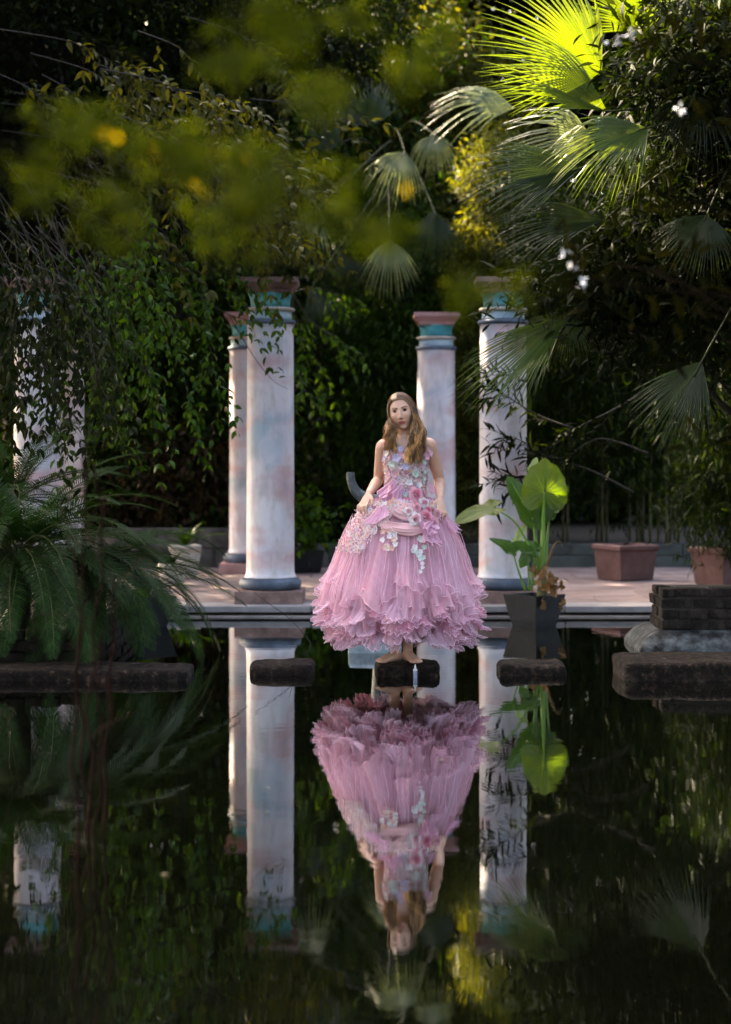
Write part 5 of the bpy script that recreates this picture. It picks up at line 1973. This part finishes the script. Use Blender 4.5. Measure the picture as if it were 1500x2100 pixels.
# ---- gown ---------------------------------------------------------------
def cloth(name, ca, cb, trans=0.0, transl=.25, rough=.6, scale=30, sheen=.3, spec=.2):
    m, nt, b = nodes_of(name)
    c = ramp(nt, noise(nt, coords(nt), scale, 4), [(.3, ca), (.7, cb)])
    nt.links.new(c, b.inputs['Base Color'])
    b.inputs['Roughness'].default_value = rough
    b.inputs['Specular IOR Level'].default_value = spec
    b.inputs['Sheen Weight'].default_value = sheen
    out = b.outputs[0]
    if transl:
        t = nt.nodes.new('ShaderNodeBsdfTranslucent'); nt.links.new(c, t.inputs['Color'])
        mx = nt.nodes.new('ShaderNodeMixShader'); mx.inputs[0].default_value = transl
        nt.links.new(out, mx.inputs[1]); nt.links.new(t.outputs[0], mx.inputs[2]); out = mx.outputs[0]
    if trans:
        t = nt.nodes.new('ShaderNodeBsdfTransparent')
        mx = nt.nodes.new('ShaderNodeMixShader'); mx.inputs[0].default_value = trans
        nt.links.new(out, mx.inputs[1]); nt.links.new(t.outputs[0], mx.inputs[2]); out = mx.outputs[0]
    nt.links.new(out, nt.nodes['Material Output'].inputs['Surface'])
    return m


TULLE = cloth('pink_tulle', (.86, .47, .56), (.93, .64, .71), .58, .4, .7)
TULLE2 = cloth('rose_tulle', (.70, .30, .42), (.82, .44, .55), .42, .35, .7)
LILAC = cloth('lilac_tulle', (.84, .54, .68), (.92, .68, .79), .55, .4, .7)
UNDER = cloth('rose_underskirt', (.44, .13, .23), (.56, .20, .31), 0, .15, .6)
HEMM = cloth('tulle_hem', (.86, .56, .68), (.92, .66, .76), 0, .3, .5)
SATIN = cloth('peach_satin', (.56, .27, .28), (.68, .40, .39), 0, .1, .5, 8, .2, .5)
LACE = cloth('blush_lace', (.46, .24, .22), (.72, .48, .46), 0, .1, .6, 120)
ORG = cloth('pink_organza', (.78, .40, .56), (.86, .54, .68), .25, .35, .45)
PET = {k: cloth('petal_' + k, a, b_, 0, .25, .5, 40) for k, a, b_ in (
    ('white', (.72, .68, .68), (.86, .83, .82)), ('pink', (.74, .36, .44), (.84, .52, .58)), ('lilac', (.56, .50, .72), (.72, .66, .82)),
    ('mint', (.45, .62, .52), (.66, .76, .68)), ('peach', (.70, .38, .28), (.80, .54, .44)), ('rose', (.66, .18, .30), (.78, .32, .42)))}

# skirt silhouette: row, left, right in photo pixels
SIL = [(1012, 776, 884), (1022, 764, 894), (1032, 748, 902), (1045, 733, 912), (1065, 719, 928), (1090, 704, 942), (1120, 690, 955), (1150, 676, 966), (1180, 662, 976), (1210, 656, 982), (1235, 660, 980), (1258, 668, 972), (1282, 686, 956), (1304, 710, 930), (1322, 742, 896)]


SIL = [(y, l + 9 * min(1, max(0, (y - 1030) / 30)) * min(1, max(0, (1200 - y) / 30)), r - 10 * min(1, max(0, (y - 1030) / 30)) * min(1, max(0, (1200 - y) / 30))) for y, l, r in SIL]
SIL = [(y, l + (820 - l) * .05 * min(1, max(0, (y - 1120) / 60)), r - (r - 820) * .05 * min(1, max(0, (y - 1120) / 60))) for y, l, r in SIL]


def sil(py):
    py = max(SIL[0][0], min(SIL[-1][0], py))
    for (a, b_) in zip(SIL[:-1], SIL[1:]):
        if py <= b_[0]:
            t = (py - a[0]) / (b_[0] - a[0])
            return a[1] + (b_[1] - a[1]) * t, a[2] + (b_[2] - a[2]) * t
    return SIL[-1][1], SIL[-1][2]


def skirt_pt(th, py, k=1.0, dr=0.0):
    l, r = sil(py)
    cx, hw = (l + r) / 2, (r - l) / 2 / GS
    c = G(cx, py, 0)
    ry = hw * .92
    return Vector((c.x + (hw * k + dr) * math.cos(th), .01 + (ry * k + dr) * math.sin(th), c.z))


def skirt_front(px, py, lift=.012):
    l, r = sil(py)
    cx, hw = (l + r) / 2, (r - l) / 2
    u = max(-.98, min(.98, (px - cx) / hw))
    th = -math.acos(u)
    p_ = skirt_pt(th, py, 1, lift)
    n_ = (skirt_pt(th, py, 1.2) - skirt_pt(th, py, 1)).normalized()
    return p_, n_


dress = bpy.data.objects.new('dress', None)
COL.objects.link(dress); dress.parent = person
dress['label'] = 'pink tulle ball gown with flower-covered bodice'


def skirt_layer(name, mat, y0, y1, k, seed, npl=46, amp=.012, flare=.04, wave=.03, nth=420, nt=34, hem=.0018, edge_var=10, hemmat=None):
    rs = random.Random(seed)
    waves = [(rs.randint(7, npl + 16), rs.uniform(0, 6.28), rs.uniform(.3, 1)) for _ in range(6)]
    hw_ = [(rs.randint(26, 60), rs.uniform(0, 6.28), rs.uniform(.5, 1)) for _ in range(5)]
    lw = [(rs.randint(3, 11), rs.uniform(0, 6.28), rs.uniform(.3, 1)) for _ in range(4)]
    vs, fs = [], []
    edge = []
    for i in range(nt + 1):
        t = i / nt
        for j in range(nth):
            th = 2 * math.pi * j / nth
            low = sum(a * math.sin(n * th + p) for n, p, a in lw) / 2
            yend = y1 + edge_var * low
            py = y0 + (yend - y0) * t
            # sharp-ridged pleats
            pl = sum(a * (1 - 2 * abs(math.sin((n * th + p + .6 * math.sin(3 * t + p)) / 2))) for n, p, a in waves) / 2.4
            dr = amp * pl * (.25 + .9 * t)
            dr += .030 * t * math.sin(math.pi * min(1, t * .75)) * sum(a * math.sin((n + 2) * th + p * 1.7 + 2.2 * t) for n, p, a in lw) / 1.6
            s_ = max(0, (t - .78) / .22)
            hemw = sum(a * math.sin(n * th + p + 1.5 * s_) for n, p, a in hw_) / 2.2
            dr += flare * s_ ** 1.6 + wave * hemw * s_ ** 1.2
            v_ = skirt_pt(th, py, k, dr)
            v_.z += wave * .55 * s_ ** 1.5 * sum(a * math.sin(n * th * 1.0 + p + 2.2) for n, p, a in hw_) / 2.2
            vs.append(v_)
            if i == nt:
                edge.append(v_)
    for i in range(nt):
        for j in range(nth):
            j2 = (j + 1) % nth
            fs.append((i * nth + j, i * nth + j2, (i + 1) * nth + j2, (i + 1) * nth + j))
    me = mesh_np(name, np.array([tuple(v) for v in vs]), np.array(fs), True)
    o = link(name, me, mat, dress)
    if hem:
        q = MB(); q.tube(edge + edge[:1], hem, 4, cap=False)
        link('hem_edge', q.mesh('hem_edge'), hemmat or HEMM, dress)
    return o


skirt_layer('underskirt', UNDER, 1020, 1296, .86, 1, 24, .030, .02, .03, 300, 30, 0)
skirt_layer('tulle_layer', TULLE2, 1022, 1308, .92, 2, 26, .034, .03, .035)
skirt_layer('tulle_layer', TULLE2, 1022, 1296, .95, 3, 28, .036, .035, .04)
skirt_layer('tulle_layer', TULLE, 1024, 1280, .98, 4, 24, .036, .04, .042)
skirt_layer('tulle_layer', LILAC, 1024, 1262, .99, 5, 22, .036, .045, .04, edge_var=14)
skirt_layer('tulle_layer', TULLE, 1026, 1236, 1.0, 6, 22, .036, .045, .035, edge_var=22)
VEIL = cloth('sheer_veil', (.80, .50, .64), (.88, .62, .74), .74, .4, .6)
skirt_layer('tulle_layer', VEIL, 1030, 1212, 1.01, 8, 16, .040, .035, .04, edge_var=34)
skirt_layer('tulle_layer', TULLE, 1030, 1205, 1.0, 7, 20, .034, .035, .03, edge_var=40)

# folded edges of tulle running down the skirt
rs = random.Random(61)
for k in range(46):
    th = rs.uniform(math.pi * .98, 2.02 * math.pi)
    ya, yb = rs.uniform(1050, 1130), rs.uniform(1180, 1275)
    dth = rs.uniform(-.06, .06)
    ph = rs.uniform(0, 6.28)
    pts = []
    for i in range(15):
        t = i / 14
        pts.append(skirt_pt(th + dth * t + .018 * math.sin(ph + 5 * t), ya + (yb - ya) * t, 1.0, .026 + .012 * math.sin(ph * 2 + 4 * t)))
    q = MB()
    sd_ = Vector((-math.sin(th), math.cos(th), 0))
    vs = []
    for i, p_ in enumerate(pts):
        w_ = rs.uniform(.8, 1.2) * (.004 + .016 * i / 14) * (1 if k % 3 else .5)
        nr = Vector((math.cos(th), math.sin(th), 0))
        vs += [p_, p_ + sd_ * w_ - nr * w_ * .6]
    q.add(vs, [(2 * i, 2 * i + 1, 2 * i + 3, 2 * i + 2) for i in range(14)], 0, True)
    q.tube(pts, [.0009 * (.4 + .6 * math.sin(math.pi * (i + .5) / 15)) for i in range(15)], 4, 1)
    q.build('tulle_fold', [TULLE, HEMM], dress)

# small curled ruffles round the hem
rs = random.Random(15)


def ruffle_mesh(seed):
    r2 = random.Random(seed)
    vs, fs = [], []
    n, mm = 18, 5
    for j in range(mm):
        t = j / (mm - 1)
        for i in range(n):
            u = i / (n - 1) * 2 - 1
            a = u * 1.3
            w_ = (.25 + .75 * t)
            x = math.sin(a) * w_ + .12 * t * math.sin(u * 9 + seed)
            z = -t * 1.0 + .10 * t * math.cos(u * 11 + seed * 2) + .18 * u * u * t
            y = -(.55 * t ** 1.4 * math.cos(a) + .22 * t * math.sin(u * 10 + seed * 1.7) + .25 * t ** 3)
            vs.append((x * .5, y * .8, z))
    for j in range(mm - 1):
        for i in range(n - 1):
            fs.append((j * n + i, j * n + i + 1, (j + 1) * n + i + 1, (j + 1) * n + i))
    q = MB(); q.add(vs, fs, 0, True)
    q.tube([vs[(mm - 1) * n + i] for i in range(n)], .018, 4, 1, cap=False)
    me = q.mesh('ruffle')
    return me


rfm = []
for s_ in range(6):
    for mt in (TULLE, LILAC, TULLE2):
        me = ruffle_mesh(s_); me.materials.append(mt); me.materials.append(HEMM); rfm.append(me)
for k in range(210):
    th = rs.uniform(math.pi * .96, 2.04 * math.pi) if k < 170 else rs.uniform(0, math.pi)
    sc = rs.uniform(.045, .125)
    py = min(1215 + 92 * rs.random() ** .75, 1312 - sc * GS * .8)
    p_ = skirt_pt(th, py, .97, .012)
    n_ = (skirt_pt(th, py, 1.2) - skirt_pt(th, py, 1))
    o = link('ruffle', rs.choice(rfm), None, dress)
    az = math.atan2(n_.y, n_.x) + math.pi / 2 + rs.uniform(-.5, .5)
    o.matrix_local = Matrix.Translation(p_) @ Matrix.Rotation(az, 4, 'Z') @ Matrix.Rotation(rs.uniform(-.5, .35), 4, 'X') @ Matrix.Rotation(rs.uniform(-.5, .5), 4, 'Y') @ Matrix.Scale(sc, 4)

# bodice
BOD = [(828, 1048, .01, .166, .130), (830, 1030, .008, .146, .116), (832, 1003, .005, .122, .098), (833, 980, .003, .125, .101), (833, 955, 0, .136, .109), (833, 938, 0, .140, .110), (833, 924, .002, .138, .100), (833, 914, .004, .118, .088)]


def bodice_front(px, py, lift=.004):
    rows = sorted(BOD, key=lambda r: r[1])
    py = max(rows[0][1], min(rows[-1][1], py))
    for a, b_ in zip(rows[:-1], rows[1:]):
        if py <= b_[1]:
            t = (py - a[1]) / (b_[1] - a[1]); r_ = [x + (y - x) * t for x, y in zip(a, b_)]
            break
    c = G(r_[0], py, r_[2]); x = (px - GX0) / GS
    u = max(-.97, min(.97, (x - c.x) / r_[3]))
    y = -math.sqrt(1 - u * u)
    n_ = Vector((u / r_[3], y / r_[4], 0)).normalized()
    return Vector((c.x + u * r_[3], c.y + y * r_[4], c.z)) + n_ * lift, n_


q = MB()
nn = 72
vs, fs = [], []
for (px, py, y, rx, ry) in BOD:
    c = G(px, py, y)
    for k in range(nn):
        a = 2 * math.pi * k / nn
        vs.append(c + Vector((rx * math.cos(a), ry * math.sin(a), 0)) * (1 + .012 * mnoise.noise(Vector((math.cos(a) * 9, math.sin(a) * 9, py * .1)))))
for i in range(len(BOD) - 1):
    for k in range(nn):
        k2 = (k + 1) % nn
        fs.append((i * nn + k, i * nn + k2, (i + 1) * nn + k2, (i + 1) * nn + k))
q.add(vs, fs, 0, True)
q.build('bodice', LACE, dress)
for xs_, ys_ in (((800, 796, 797, 806), (922, 912, 903, 898)), ((866, 870, 868, 860), (922, 912, 903, 897))):
    q = MB()
    a_, r_ = smooth_path([G(x, y, yy) for x, y, yy in zip(xs_, ys_, (-.10, -.078, -.035, .03))], [.016, .015, .014, .013], 5)
    q.tube(a_, r_, 8); q.build('strap', LACE, dress)


# flowers
def petal_patch(q, M_, L, W, cup, curl, n=5, mi=0):
    vs, fs = [], []
    for i in range(n):
        t = i / (n - 1)
        w_ = W * (math.sin(math.pi * (.12 + .80 * t)) ** .7)
        for j in range(n):
            u = j / (n - 1) * 2 - 1
            vs.append(M_ @ Vector((u * w_ / 2, L * t * (1 - .12 * u * u * t), cup * L * (u * u * .5 + t * t) - curl * L * max(0, t - .6) ** 2 * 4)))
    for i in range(n - 1):
        for j in range(n - 1):
            fs.append((i * n + j, i * n + j + 1, (i + 1) * n + j + 1, (i + 1) * n + j))
    q.add(vs, fs, mi, True)


def flower_mesh(mat, seed, petals=5):
    r2 = random.Random(seed)
    q = MB()
    for k in range(petals):
        M_ = Matrix.Rotation(2 * math.pi * k / petals + r2.uniform(-.15, .15), 4, 'Z') @ Matrix.Rotation(r2.uniform(.15, .5), 4, 'X') @ Matrix.Translation((0, .08, 0))
        petal_patch(q, M_, .46 * r2.uniform(.85, 1.1), .46, .15, .25, 4)
    q.lathe([(.07, .02), (.08, .07), (.05, .11), (.01, .12)], 8, mi=1)
    me = q.mesh('applique_flower'); me.materials.append(mat); me.materials.append(PET['peach'] if seed % 2 else PET['white'])
    return me


def rose_mesh(m_in, m_out, seed):
    r2 = random.Random(seed)
    q = MB()
    for k in range(19):
        t = k / 18
        rad = .03 + .30 * t
        M_ = Matrix.Rotation(k * 2.4 + r2.uniform(-.2, .2), 4, 'Z') @ Matrix.Translation((0, rad * .75, .22 * (1 - t))) @ Matrix.Rotation(R(82 - 62 * t), 4, 'X')
        petal_patch(q, M_, .30 + .12 * t, .26 + .34 * t, .10, .35 * t + .05, 5, 0 if t < .55 else 1)
    me = q.mesh('rose'); me.materials.append(m_in); me.materials.append(m_out)
    return me


FL = {k: [flower_mesh(PET[k], s_, 5 + (s_ % 2)) for s_ in range(3)] for k in PET}
RO = [rose_mesh(PET['rose'], PET['pink'], 1), rose_mesh(PET['pink'], PET['white'], 2), rose_mesh(PET['rose'], PET['rose'], 3), rose_mesh(PET['pink'], PET['pink'], 4)]


def put(name, me, p_, n_, sc, spin):
    o = link(name, me, None, dress)
    n_ = Vector(n_).normalized()
    qd = n_.to_track_quat('Z', 'Y').to_matrix().to_4x4()
    o.matrix_local = Matrix.Translation(p_) @ qd @ Matrix.Rotation(spin, 4, 'Z') @ Matrix.Scale(sc, 4)
    return o


rs = random.Random(99)
kinds = ['pink', 'white', 'lilac', 'peach', 'pink', 'white', 'peach', 'rose', 'mint', 'pink']
for k in range(135):                                            # bodice flowers
    py = rs.uniform(914, 1048)
    l, r = (790, 876)
    px = rs.uniform(788, 880)
    if 816 < px < 850 and py < 922:
        continue
    p_, n_ = bodice_front(px, py)
    kd = rs.choice(kinds)
    put('applique_flower', rs.choice(FL[kd]), p_, n_ + Vector((rs.uniform(-.4, .4), 0, rs.uniform(-.1, .6))), rs.uniform(.020, .042), rs.uniform(0, 6))
for (px, py, kd, sc) in [(815, 940, 'lilac', .062), (826, 934, 'pink', .05), (808, 952, 'mint', .05), (832, 958, 'lilac', .05), (850, 972, 'mint', .055), (866, 948, 'mint', .04), (876, 928, 'pink', .07), (870, 936, 'pink', .06), (822, 922, 'lilac', .04),
                         (838, 990, 'white', .05), (856, 994, 'white', .05), (796, 930, 'white', .04), (792, 940, 'lilac', .035)]:
    p_, n_ = bodice_front(px, py, .01)
    put('applique_flower', rs.choice(FL[kd]), p_, n_ + Vector((0, 0, .3)), sc, rs.uniform(0, 6))
p_, n_ = bodice_front(793, 914, .012)
put('rose', RO[2], G(794, 912, -.098), (-.3, -1, .4), .045, 0)
# upper skirt flowers, mostly on the lifted left panel
for k in range(118):
    if k < 84:
        t = rs.random()
        py = 1026 + 100 * t
        l, r = sil(py)
        px = l + 4 + rs.random() * (70 - 25 * t)
    else:
        py = rs.uniform(1024, 1062); px = rs.uniform(800, 900)
    p_, n_ = skirt_front(px, py, .018)
    kd = rs.choice(['peach', 'white', 'pink', 'white', 'peach', 'lilac', 'pink'])
    put('applique_flower', rs.choice(FL[kd]), p_, n_ + Vector((rs.uniform(-.3, .3), 0, rs.uniform(0, .6))), rs.uniform(.022, .046), rs.uniform(0, 6))
for (px, py, kd, sc) in ([(797 + rs.uniform(-14, 14), 1098 + rs.uniform(-18, 24), rs.choice(['white', 'white', 'peach']), .038) for _ in range(14)] +
                         [(852 + rs.uniform(-12, 12), 1118 + rs.uniform(-22, 22), rs.choice(['white', 'mint', 'mint']), .036) for _ in range(12)] + [(855 + 5 * math.sin(i), 1140 + i * 8, 'white', .03) for i in range(4)]):
    p_, n_ = skirt_front(px, py, .03)
    put('applique_flower', rs.choice(FL[kd]), p_, n_ + Vector((0, 0, .2)), sc, rs.uniform(0, 6))
for (px, py, i, sc) in [(847, 1014, 0, .085), (861, 1030, 1, .062), (849, 1038, 3, .05), (868, 1046, 2, .05), (864, 1058, 0, .085), (846, 1062, 1, .075), (884, 1052, 3, .06), (878, 1068, 3, .07), (834, 1046, 1, .05)]:
    p_, n_ = skirt_front(px, py, .035)
    put('rose', RO[i], p_, n_ + Vector((0, 0, .25)), sc, rs.uniform(0, 6))
# organza puffs at the hip and on the right
for (px, py, s_, sc) in [(812, 1003, 0, .12), (800, 1010, 1, .10), (825, 1008, 2, .09), (782, 1052, 3, .10), (790, 1046, 4, .08), (868, 1086, 5, .13), (885, 1084, 1, .12), (905, 1072, 2, .10), (855, 1080, 0, .10), (872, 1000, 3, .08)]:
    p_, n_ = skirt_front(px, py, .03) if py > 1020 else bodice_front(px, py, .02)
    o = link('organza_puff', ruffle_mesh(s_ + 20), [ORG, HEMM], dress)
    az = math.atan2(n_.y, n_.x) + math.pi / 2 + rs.uniform(-.5, .5)
    o.matrix_local = Matrix.Translation(p_ + Vector((0, 0, sc * .45))) @ Matrix.Rotation(az, 4, 'Z') @ Matrix.Rotation(rs.uniform(-.9, .9), 4, 'Y') @ Matrix.Scale(sc, 4)
# satin swags: gathered ribbons of cloth
def swag(upper, lower, seed, nf=4, n=26, mr=15):
    au, _ = smooth_path([skirt_front(x, y, .016)[0] for x, y in upper], [1] * len(upper), 8)
    al, _ = smooth_path([skirt_front(x, y, .016)[0] for x, y in lower], [1] * len(lower), 8)
    m_ = min(len(au), len(al))
    vs, fs = [], []
    for i in range(m_):
        s_ = i / (m_ - 1)
        for j in range(mr):
            t = j / (mr - 1)
            p_ = au[i].lerp(al[i], t)
            f_ = abs(math.sin(math.pi * (t * nf + .25 * math.sin(3 * s_ + seed)))) ** .7
            o_ = .006 + .019 * (.6 + .4 * math.sin(7 * t + 4 * s_ + seed)) * f_ * math.sin(math.pi * min(1, .15 + .8 * s_)) * (1 if 0 < j < mr - 1 else .1) + .005 * math.sin(math.pi * t)
            vs.append(p_ + Vector((0, -o_, 0)))
    for i in range(m_ - 1):
        for j in range(mr - 1):
            fs.append((i * mr + j, i * mr + j + 1, (i + 1) * mr + j + 1, (i + 1) * mr + j))
    q = MB(); q.add(vs, fs, 0, True); q.build('satin_swag', SATIN, dress)


swag([(772, 1052), (790, 1062), (815, 1068), (842, 1068), (872, 1060)], [(774, 1070), (792, 1084), (816, 1092), (844, 1094), (876, 1082)], 1, 5)
swag([(806, 1016), (818, 1024), (832, 1028), (846, 1030)], [(796, 1046), (812, 1058), (832, 1064), (850, 1058)], 2, 5)

# beads and sequins of the lace, too small to pick apart
npc = 2600
pos, nor = [], []
rs = random.Random(8)
while len(pos) < npc:
    if rs.random() < .55:
        py = rs.uniform(916, 1046); px = rs.uniform(786, 882)
        if 814 < px < 852 and py < 924:
            continue
        p_, n_ = bodice_front(px, py, .004)
    else:
        t = rs.random(); py = 1024 + 104 * t
        l, r = sil(py)
        px = (l + 2 + rs.random() * (78 - 30 * t)) if rs.random() < .75 else rs.uniform(830, 900)
        if px > 810 and py > 1066:
            continue
        p_, n_ = skirt_front(px, py, .030)
    pos.append(tuple(p_)); nor.append(tuple(n_))
pos, nor = np.array(pos), np.array(nor)
dr = np.cross(nor, RNG.normal(size=nor.shape)) + nor * .35
v, f = leaf_arrays(pos, dr, .010 + .012 * RNG.random(npc), .008, up=nor)
m, nt, b = nodes_of('lace_sequins')
g = nt.nodes.new('ShaderNodeNewGeometry')
nt.links.new(ramp(nt, g.outputs['Random Per Island'], [(0, (.80, .76, .76)), (.25, (.72, .45, .48)), (.45, (.85, .80, .80)), (.6, (.70, .42, .34)), (.75, (.66, .60, .78)), (.9, (.80, .62, .66))]), b.inputs['Base Color'])
b.inputs['Roughness'].default_value = .35
o = link('lace_sequins', mesh_np('lace_sequins', v, f), m, dress)
o['kind'] = 'stuff'
